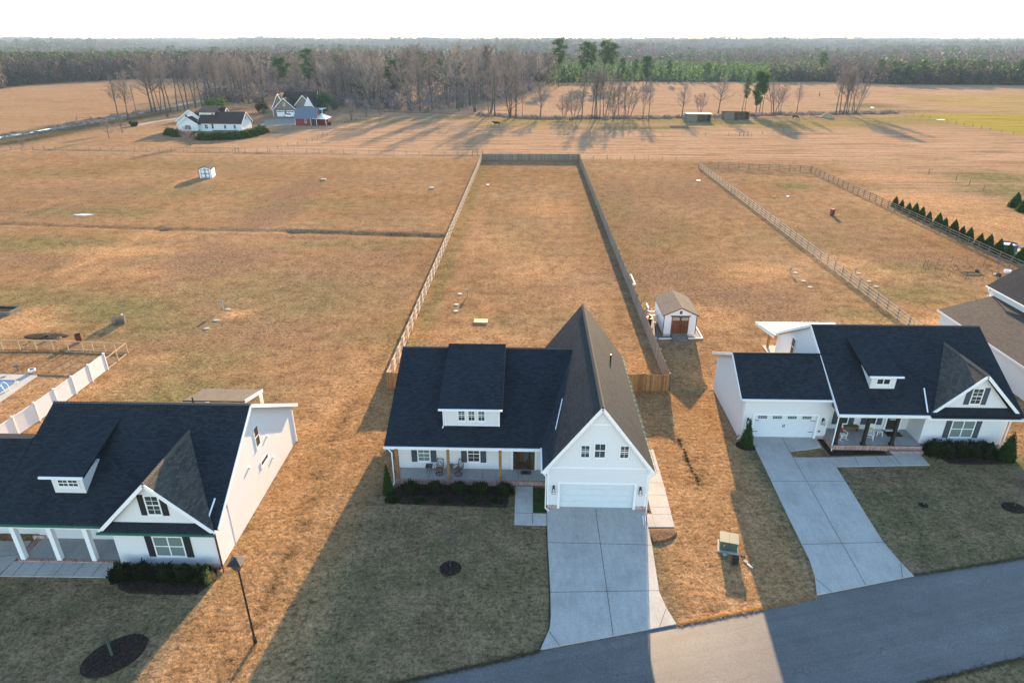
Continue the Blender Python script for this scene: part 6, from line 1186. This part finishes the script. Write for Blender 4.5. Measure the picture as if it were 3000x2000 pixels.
for _ in range(900):
    px=r2.uniform(600,1560); fy=float(front(px)); py=fy-(fy-243)*r2.random()**1.3; x,y=G(px,py)
    if 780<px<960 and py>288: continue
    if 1180<px<1420 and r2.random()<.5: continue
    sc.append((x,y,0)); sz.append((r2.uniform(1.5,3),r2.uniform(3,9)))
o=scatter_clumps("undergrowth",np.array(sc),np.array(sz),'twig',"twig",5,60); o["kind"]="stuff"; tag(o,"grey leafless undergrowth at the foot of the dense stand of bare trees","undergrowth")
sc=[];sz=[]
for _ in range(420):
    px=r2.uniform(1400,2640); py=float(np.interp(px,[1400,1600,2000,2250,2640],[337,348,345,337,331]))+r2.uniform(-3,3); x,y=G(px,py); sc.append((x,y,-.3)); sz.append((r2.uniform(.8,2),r2.uniform(.5,1.4)))
for _ in range(160): x=-172+r2.uniform(-6,6); y=r2.uniform(205,320); sc.append((x,y,-.2)); sz.append((r2.uniform(.6,1.2),r2.uniform(.3,.8)))
o=scatter_clumps("brush",np.array(sc),np.array(sz),'twig',"twig",6,40); o["kind"]="stuff"; tag(o,"dark brush and dead weeds along the creek bed and the lane","brush")

# --- pines
def pine_proto(seed,h,cb,rad,cl=60,nq=46,mat="needle_pine",label="x",name="pine_tree"):
    r_=random.Random(seed); root=thing(name,label,"tree",(0,0,-50)); tr=MB(); pts=[Vector((0,0,0))]
    for k in range(8): pts.append(pts[-1]+Vector((r_.gauss(0,.12),r_.gauss(0,.12),h*.97/8)))
    for k in range(8): tr.tube(pts[k],pts[k+1],.30*(1-k/8.5)+.03,.30*(1-(k+1)/8.5)+.03,7,False)
    C=[];D=[]; g=np.random.default_rng(seed)
    for i in range(cl):
        u=cb+(1-cb)*(i+r_.random())/cl; a=r_.uniform(0,6.28); prof=math.sin(math.pi*min(1,max(.12,(1.06-u)/(1.06-cb))))**.6
        L=rad*prof*r_.uniform(.35,1.05); f=u*8*.99; k=int(f); P=pts[k].lerp(pts[k+1],f-k); q=P+Vector((math.cos(a)*L,math.sin(a)*L,L*.30)); tr.tube(P,q,.05,.02,3,False)
        m=nq; c0=np.array(tuple(q)); C.append(c0+g.normal(size=(m,3))*np.array([.75,.75,.42])*max(.6,rad*.28)); D.append(g.normal(size=(m,3))+np.array([0,0,.6]))
    tr.build("trunk","bark_pine",root); quads("crown",np.concatenate(C),np.concatenate(D),.42,mat,root,seed,1.9); return root
PN=[pine_proto(31,28,.52,3.6,44,46),pine_proto(32,26,.42,3.2,46,46),pine_proto(33,20,.25,3.6,60,50)]
PH=[28,26,20]; usedp=set()
def place_pine(k,px,py,top,label,group=None,wide=1.0):
    x,y=G(px,py); h=max(3,ZAT(px,top,y)); s_=h/PH[k]; sc=(s_*wide,s_*wide,s_); o=PN[k]
    if k in usedp: return dup(o,(x,y,-.1),rnd.uniform(0,6.28),label,group,sc)
    usedp.add(k); o.location=(x,y,-.1); o.scale=sc; o["label"]=label
    if group: o["group"]=group
    return o
gp="tall pines behind the creek"
for i,(k,px,py,tp,wd) in enumerate([(0,1637,255,110,1.3),(1,1708,252,120,1.2),(0,1728,250,124,1.2),(0,1768,252,117,1.3),(0,1790,250,124,1.3),(1,1822,246,168,1),(1,1857,246,172,1),(2,1894,246,164,1.4),(1,1957,246,175,1.1),(1,2071,244,182,1.2)]):
    place_pine(k,px,py,tp,f"{ORD[i]} tall green pine from the left behind the pasture",gp,wd)
for k,px,py,tp,l,wd in [(2,2214,335,207,"left one of the close pines in the creek row",.8),(0,2224,334,212,"middle one of the close pines in the creek row",.9),(0,2232,332,215,"right one of the close pines in the creek row",.8),(1,2182,325,225,"thin leaning pine left of the three creek pines",.9),
  (0,2400,232,152,"lone tall dark pine rising over the far woods at the right",1.3),(1,910,282,140,"green pine crown above the brick house",1.4),(1,1360,300,180,"green pine among the bare trees at the right end of the stand",1.0),(1,1305,290,152,"pale green pine inside the dense stand",1.2),(1,1098,285,148,"dark green pine in the middle of the dense stand",1.1)]:
    place_pine(k,px,py,tp,l,None,wd)
for i,(px,py,tp,k) in enumerate([(1010,286,160,2),(1165,290,172,2),(1055,296,185,2),(830,270,165,2),(1240,288,150,1),(1490,262,165,1),(940,270,178,2)]):
    place_pine(k,px,py,tp,["olive evergreen crown in the stand above the barn","olive evergreen low in the middle of the stand","small olive evergreen in the stand beyond the pasture corner","dark evergreen behind the left end of the brick house","narrow evergreen at the top of the wide stand","narrow evergreen near the right end of the stand","dark evergreen between brick house and barn woods"][i],None,1.5)
for i,(px,py,tp) in enumerate([(2575,240,172),(2612,240,178),(2690,245,176),(2765,243,172),(2862,243,172),(2980,245,176)]):
    place_pine(1,px,py,tp,f"{ORD[i]} dark pine standing above the right-hand forest edge, counted from the left","pines above the right forest edge",1.5)
# round evergreens near the farm
def round_tree(name,label,px,py,top,rad,mat,seed,cat="tree",cl=30):
    x,y=G(px,py); h=ZAT(px,top,y); t_=thing(name,label,cat,(x,y,0)); g=np.random.default_rng(seed); tr=MB(); tr.tube((0,0,0),(0,0,h*.5),.18,.1,7)
    C=[];D=[]
    for i in range(cl):
        v=g.normal(size=3); v/=np.linalg.norm(v); c0=np.array([v[0]*rad*.62,v[1]*rad*.62,h*.55+v[2]*h*.36]); tr.tube((0,0,h*.35),tuple(c0),.05,.02,3,False)
        C.append(c0+g.normal(size=(90,3))*rad*.20); D.append(g.normal(size=(90,3)))
    tr.build("trunk","bark_pine",t_); quads("crown",np.concatenate(C),np.concatenate(D),.34,mat,t_,seed); return t_
round_tree("evergreen_tree","dark green round evergreen between barn and woods",948,333,272,4.2,"needle_pine",41)
round_tree("evergreen_tree","bright green broad evergreen behind the white farmhouse",640,340,282,5.2,"hedge",42)
round_tree("shrub","yellow-green loose shrub tree beside the evergreen near the barn",978,322,285,2.4,"hedge_pale",43,"shrub",14)
round_tree("shrub","dark rounded shrub on the lawn left of the white farmhouse",392,370,358,1.6,"leaf_dark",44,"shrub",10)
round_tree("shrub","dark green thicket beside the brick house garage",770,330,300,3.0,"leaf_dark",45,"shrub",14)
# hedge before the farmhouse
def shrub_quads(par,name,n_,rx,ry,rz_,size,mat,seed,shape='ell',spiky=0):
    g=np.random.default_rng(seed); v=g.normal(size=(n_,3)); v/=np.linalg.norm(v,axis=1,keepdims=True); v*=(g.uniform(.35,1,n_)**.5)[:,None]; lump=1+.18*np.sin(v[:,0]*7+seed)*np.cos(v[:,1]*6+seed*2)+.1*np.sin(v[:,2]*9)
    C=v*lump[:,None]*np.array([rx,ry,rz_]); C[:,2]=np.abs(C[:,2]) if shape=='ell' else C[:,2]
    if shape=='cone': z=g.uniform(0,1,n_)**1.25; t=g.uniform(0,6.2832,n_); r_=(1-z**1.5)**.9*(.35+.65*g.uniform(0,1,n_)**.4); C=np.stack([np.cos(t)*r_*rx,np.sin(t)*r_*ry,z*rz_],1)
    D=C.copy()+g.normal(size=(n_,3))*.3*rx; D[:,2]+=.5*rz_
    if spiky: k=g.uniform(0,1,n_)<spiky; C[k]*=1.16
    return quads(name,C,D,size,mat,par,seed,2.0)
hp=[(499,396,2.0),(520,400,2.0),(578,405,2.2),(597,409,2.1),(616,410,2.3),(636,409,2.1),(656,409,2.2),(676,408,2.1),(696,406,2.3),(716,403,2.4),(735,399,2.4),(752,394,2.4),(766,389,2.4)]
for i,(px,py,r_) in enumerate(hp):
    x,y=G(px,py); t_=thing("hedge_shrub",f"{ORD[i]} rounded green shrub from the left in the hedge before the white farmhouse","shrub",(x,y,0),group="shrubs of the farmhouse hedge"); shrub_quads(t_,"leaves",1300,r_*1.15,r_,2.2,.28,"hedge",60+i); MB().tube((0,0,0),(0,0,1.2),.12).build("stem","bark_far",t_)
# arborvitae row behind the board fence
av=thing("arborvitae","x","shrub",(0,0,-50)); shrub_quads(av,"leaves",2600,.68,.68,1.9,.17,"leaf_cone",71,'cone',.2); MB().tube((0,0,0),(0,0,1.6),.06).build("stem","bark_pine",av)
ab=[(1160,335),(1215,362),(1280,392),(1340,420),(1400,447),(1465,478),(1550,520),(1610,542),(1695,582),(1770,617),(1835,647),(1935,690),(2015,717),(2105,762),(2195,802),(2300,842)]
rr=random.Random(4); 
for i,(a,b_) in enumerate(ab):
    x,y=G(2250+a/3.136,500+b_/3.136); x=max(x,69.3); s_=rr.uniform(.85,1.15); l=f"{ORD[i]} young evergreen from the far end of the row behind the board fence"
    if i==0: av.location=(x,y,0); av["label"]=l; av["group"]="young evergreens behind the board fence"; av.scale=(s_,s_,s_)
    else: dup(av,(x,y,0),rr.uniform(0,6.2),l,"young evergreens behind the board fence",(s_*rr.uniform(.9,1.15),s_,s_))
for a,b_,l in [(2262,335,"left one of two wide evergreens at the right edge beyond the row"),(2340,378,"right one of two wide evergreens at the right edge beyond the row")]:
    x,y=G(2250+a/3.136,500+b_/3.136); dup(av,(x,y,0),1,l,None,(1.5,1.5,1.25))
# shrubs round the houses
def cone_shrub(label,x,y,r_,h,seed,mat="leaf_cone"):
    t_=thing("cone_shrub",label,"shrub",(x,y,0)); shrub_quads(t_,"leaves",5200,r_,r_,h,.085,mat,seed,'cone',.05); MB().tube((0,0,0),(0,0,h*.6),.04).build("stem","bark_pine",t_)
cone_shrub("narrow dark evergreen at the left corner of the centre house's porch",-9.72,36.75,.36,2.15,81,"leaf_cone"); cone_shrub("narrow green cone shrub left of the right-hand garage door",17.3,43.45,.48,2.1,82); cone_shrub("green cone shrub at the right corner of the right-hand house",36.5,42.1,.62,2.1,83)
def bush(label,x,y,rx,ry,h,seed,mat="leaf_dark",group=None,n_=2200,spiky=.18):
    t_=thing("shrub",label,"shrub",(x,y,0),group=group); shrub_quads(t_,"leaves",n_,rx,ry,h,.095,mat,seed,'ell',spiky); m_=MB(); r_=random.Random(seed)
    for k in range(9): a=r_.uniform(0,6.28); m_.tube((0,0,0),(rx*.9*math.cos(a),ry*.9*math.sin(a),h*r_.uniform(.8,1.15)),.015,.006,4)
    m_.build("stem","bark_far",t_)
for i,x in enumerate([-8.15,-6.45,-4.75,-3.25,-1.55]): bush(f"{ORD[i]} dark shrub from the left in the bed before the centre porch",x,37.0,.62,.5,.72,90+i,group="shrubs before the centre porch",spiky=.35,n_=1500)
for i,(x,y) in enumerate([(-9.3,35.95),(-7.3,35.95),(-5.6,36.0),(-3.9,36.0),(-2.2,36.05)]): bush(f"{ORD[i]} low dark shrub from the left in the outer row before the centre porch",x,y,.5,.36,.28,100+i,n_=800)
for i,(x,y,s_) in enumerate([(31.4,42.75,.8),(32.4,42.7,.75),(33.4,42.7,.85),(34.4,42.65,.75),(35.3,42.65,.9)]): bush(f"{ORD[i]} dark spiky shrub from the left under the wide window of the right-hand house",x,y,s_*.85,.75,1.0,110+i,group="shrubs under the right wide window")
for i,(x,y) in enumerate([(-24.0,28.5),(-22.8,28.6),(-21.5,28.55),(-20.3,28.5),(-19.2,28.45)]): bush(f"{ORD[i]} dark green shrub from the left below the double window at lower left",x,y,.68,.6,.8,120+i,group="shrubs below the left double window")
bush("yellow-green variegated shrub at the corner beside the street lamp",-18.65,28.3,.32,.32,.75,130,"leaf_yellow",None,700)
bush("round grey-green shrub at the left wall of the centre house",-10.2,42.8,.85,.8,1.3,131,"hedge_pale",None,2400)
# young leafless trees in the lawns
def sapling(label,x,y,h,seed,wrap=None,rad=.03,sp=.5):
    t_=thing("sapling",label,"tree",(x,y,0)); r_=random.Random(seed); m_=MB(); m_.tube((0,0,0),(0.02,0.03,h*.55),rad,rad*.7,6); m_.build("trunk","bark_far",t_); c_=MB()
    for k in range(16):
        z=h*(.42+.5*k/16); a=r_.uniform(0,6.28); L=sp*h*(.34-.2*k/16)*1.3; q=(L*math.cos(a),L*math.sin(a),z+L*1.5); c_.tube((.02,.03,min(z,h*.56)),q,.011,.005,4)
        for j in range(4): u=.3+.18*j; b_=Vector((.02,.03,z)).lerp(Vector(q),u); a2=a+r_.uniform(-1,1); c_.tube(b_,b_+Vector((.25*math.cos(a2),.25*math.sin(a2),.3)),.006,.003,3)
    c_.build("crown","bark_far",t_)
    if wrap: MB().tube((0,0,.1),(.01,.01,wrap),rad+.02,None,8).build("trunk_wrap","utility_green",t_)
sapling("thin leafless young tree in the mulch ring of the middle front lawn",-4.55,29.75,3.1,1)
sapling("young tree with a pale green trunk wrap in the oval mulch ring",-21.35,23.05,1.9,2,1.3,.04)
sapling("slender young tree at the right edge of the lawn",33.4,36.4,3.0,3)
sapling("short shoot in the tiny mulch spot of the right-hand lawn",27.3,36.45,.8,4,.5,.025)
# grass clumps in the bed strip between porch and garage
def tufts(name,label,poly,n_,mat,seed,h=.12,w_=.02):
    g=np.random.default_rng(seed); xs_=[p[0] for p in poly]; ys_=[p[1] for p in poly]; C=[]
    while len(C)<n_:
        x,y=g.uniform(min(xs_),max(xs_)),g.uniform(min(ys_),max(ys_)); ins=False; j=len(poly)-1
        for i in range(len(poly)):
            if (poly[i][1]>y)!=(poly[j][1]>y) and x<(poly[j][0]-poly[i][0])*(y-poly[i][1])/(poly[j][1]-poly[i][1])+poly[i][0]: ins=not ins
            j=i
        if ins: C.append((x,y,h*.4))
    C=np.array(C)
    if h==.055:
        cc=C[:n_//16]; C=np.repeat(cc,16,0)[:n_]; C=np.concatenate([C,cc[:n_-len(C)]]) if len(C)<n_ else C
        C=C+np.stack([g.normal(size=n_)*.11,g.normal(size=n_)*.08,np.zeros(n_)],1)
    d=g.normal(size=(n_,3))*(.7 if h==.055 else .45); d[:,2]=1; o=quads(name,C,d,g.uniform(.6,1.3,n_)*w_,mat,None,seed,h/w_); o["kind"]="stuff"; tag(o,label,"grass"); return o
m,n,b=nmat("straw_blade",0.9,0.1); g_=N(n,"ShaderNodeNewGeometry"); cc=ramp(n,g_.outputs["Random Per Island"],[(0.0,(0.32,0.19,0.075)),(0.5,(0.50,0.315,0.135)),(1.0,(0.66,0.45,0.22))]); n.links.new(cc,b.inputs["Base Color"])
t__=N(n,"ShaderNodeBsdfTranslucent"); n.links.new(cc,t__.inputs[0]); ms=N(n,"ShaderNodeMixShader"); ms.inputs[0].default_value=.35; n.links.new(b.outputs[0],ms.inputs[1]); n.links.new(t__.outputs[0],ms.inputs[2]); n.links.new(ms.outputs[0],n.nodes["Material Output"].inputs[0])
leafmat("green_blade",(0.02,0.06,0.015),(0.04,0.11,0.025),(0.08,0.17,0.04),0.3,2)
tufts("grass","green lawn strip between the front walk and the garage wall",[(.48,37.6),(1.34,37.6),(1.34,34.9),(.48,34.9)],6000,"green_blade",1,.09,.012)
tufts("grass","dormant straw-coloured grass of the strip between the left house and the centre lawn",[(-18.2,21.0),(-13.2,22.5),(-10.4,37.5),(-10.4,60),(-12.7,60),(-17.8,44),(-18.1,29)],130000,"straw_blade",2,.055,.012)
tufts("grass","dormant straw-coloured grass of the strip between the centre house and the right-hand driveway",[(8.5,26.6),(16.4,28.4),(16.6,33),(16.7,45),(16.5,60),(9.0,60),(9.95,43),(9.9,33),(8.3,31.5),(8.0,28.5)],130000,"straw_blade",3,.055,.012)

# ragged grass fringe along paved edges
def fringe(name,label,pts,n_,mat,seed,wd=.10):
    g=np.random.default_rng(seed); P=[np.array(p) for p in pts]; L=[np.linalg.norm(b_-a) for a,b_ in zip(P,P[1:])]; C=[]
    for a,b_,l in zip(P,P[1:],L):
        k=int(n_*l/sum(L)); t=g.uniform(0,1,k)[:,None]; q=a+(b_-a)*t; q=q+g.normal(size=(k,2))*wd*(.5+.5*np.sin(q[:,:1]*5)**2); C.append(np.concatenate([q,np.full((k,1),.035)],1))
    C=np.concatenate(C); m=len(C); d=g.normal(size=(m,3))*.8; d[:,2]=.9; o=quads(name,C,d,g.uniform(.6,1.3,m)*.022,mat,None,seed,5); o["kind"]="stuff"; tag(o,label,"grass")
leafmat("dull_blade",(0.055,0.060,0.030),(0.11,0.105,0.060),(0.18,0.155,0.10),0.3,2)
fringe("grass_edge","dull grass fringe hanging over the road edge left of the centre driveway",[(-20,18.33),(-6.3,21.92),(-.64,23.53),(.8,24.0)],9000,"dull_blade",11)
fringe("grass_edge","grass fringe along the road edge between the two driveways",[(8.35,25.9),(13.5,27.2),(16.7,28.08)],5000,"straw_blade",12)
fringe("grass_edge","dull grass fringe along the road edge right of the right-hand driveway",[(23.2,29.9),(30.8,31.55),(45,34.7)],6000,"dull_blade",13)
fringe("grass_edge","grass fringe at the near edge of the road in the lower right corner",[(19.6,22.6),(25.9,24.26),(36,26.1)],5000,"dull_blade",14)
fringe("grass_edge","short grass fringe along both sides of the centre driveway",[(1.38,33.6),(1.46,28),(1.35,25.4),(.83,24.1)],2500,"dull_blade",15,.05)
# --- far forests: one mass each
rg=np.random.default_rng(77)
def far_points(n_,px0,px1,k0,k1,pw=1.0):
    px=rg.uniform(px0,px1,n_); e=edge_px(px); d=CAMH*f_px/(math.cos(PITCH)*(e-117)); d=d*(k0+(k1-k0)*rg.uniform(0,1,n_)**pw)
    xc=(px-1500)/f_px*d; yg=(d-CAMH*math.sin(PITCH))/math.cos(PITCH)
    x=xc*math.cos(YAW)-yg*math.sin(YAW); y=xc*math.sin(YAW)+yg*math.cos(YAW); return x,y,d
def forest(name,label,n_,px0,px1,k0,k1,pw,mat,kind,r0,r1,h0,h1,q,seed):
    x,y,d=far_points(n_,px0,px1,k0,k1,pw); z=T(x,y); s_=np.clip(d/700,1,2.2); S_=np.stack([rg.uniform(r0,r1,n_)*s_,rg.uniform(h0,h1,n_)],1)
    o=scatter_clumps(name,np.stack([x,y,z-.5],1),S_,kind,mat,seed,q); o["kind"]="stuff"; tag(o,label,"forest"); return o
forest("forest","far mixed forest edge at the left beyond the tan field, grey bare crowns",1500,-400,640,1.0,1.9,1.2,"twig_far",'twig',3,5,14,20,70,201)
forest("forest","dark green pines mixed into the left forest beyond the tan field",900,-400,640,1.06,1.8,1.0,"needle_far",'leaf',3,5,15,21,70,202)
forest("forest","green young pine plantation behind the pasture right of centre",1500,1560,2420,1.0,1.45,1.0,"needle_young",'cone',2.2,3.4,8,12.5,50,203)
forest("forest","grey-brown leafless scrub edge before the right-hand woods",1500,2250,3400,1.0,1.5,1.3,"twig_far",'twig',2.5,4,7,13,60,204)
forest("forest","dark green pines in the right-hand woods beyond the field",650,2600,3400,1.0,1.5,1.2,"needle_far",'leaf',2.6,4,9,14,70,205)
forest("forest","far leafless woods stretching to the horizon",7500,-700,3700,1.4,9.0,1.6,"twig_far",'twig',4,7,12,17,26,206)
forest("forest","far blue-green pine woods scattered up to the horizon",1700,-700,3700,1.5,9.0,1.5,"needle_far",'leaf',4,7,13,19,26,207)
forest("forest","leafless woods behind the dense stand of bare trees",1300,560,1620,.93,1.5,1.0,"twig_far",'twig',3,5,15,22,50,208)
forest("forest","outermost wooded ridge line on the horizon",3600,-900,3900,9.0,19.0,1.0,"needle_far",'leaf',5,8,13,19,16,209)
# ---------------------------------------------------------------- haze
hz=bpy.data.materials.new("haze"); hz.use_nodes=True; n=hz.node_tree; n.nodes.remove(n.nodes["Principled BSDF"]); pv=N(n,"ShaderNodeVolumePrincipled"); pv.inputs["Color"].default_value=(0.36,0.50,0.68,1); pv.inputs["Density"].default_value=0.00013; pv.inputs["Anisotropy"].default_value=0.0
n.links.new(pv.outputs[0],n.nodes["Material Output"].inputs["Volume"]); MATS["haze"]=hz
hb=MB().box(-12500,-400,-25,12500,13500,95); ho=hb.build("haze","haze"); ho["kind"]="stuff"; ho.display_type='WIRE'
# drop helper props
for o in list(bpy.data.objects):
    for k_ in ("_w","_slope"):
        if k_ in o: del o[k_]
for i,p in enumerate(BT+PN):
    if p.location.z<-40: 
        for ch in list(p.children): bpy.data.objects.remove(ch)
        bpy.data.objects.remove(p)
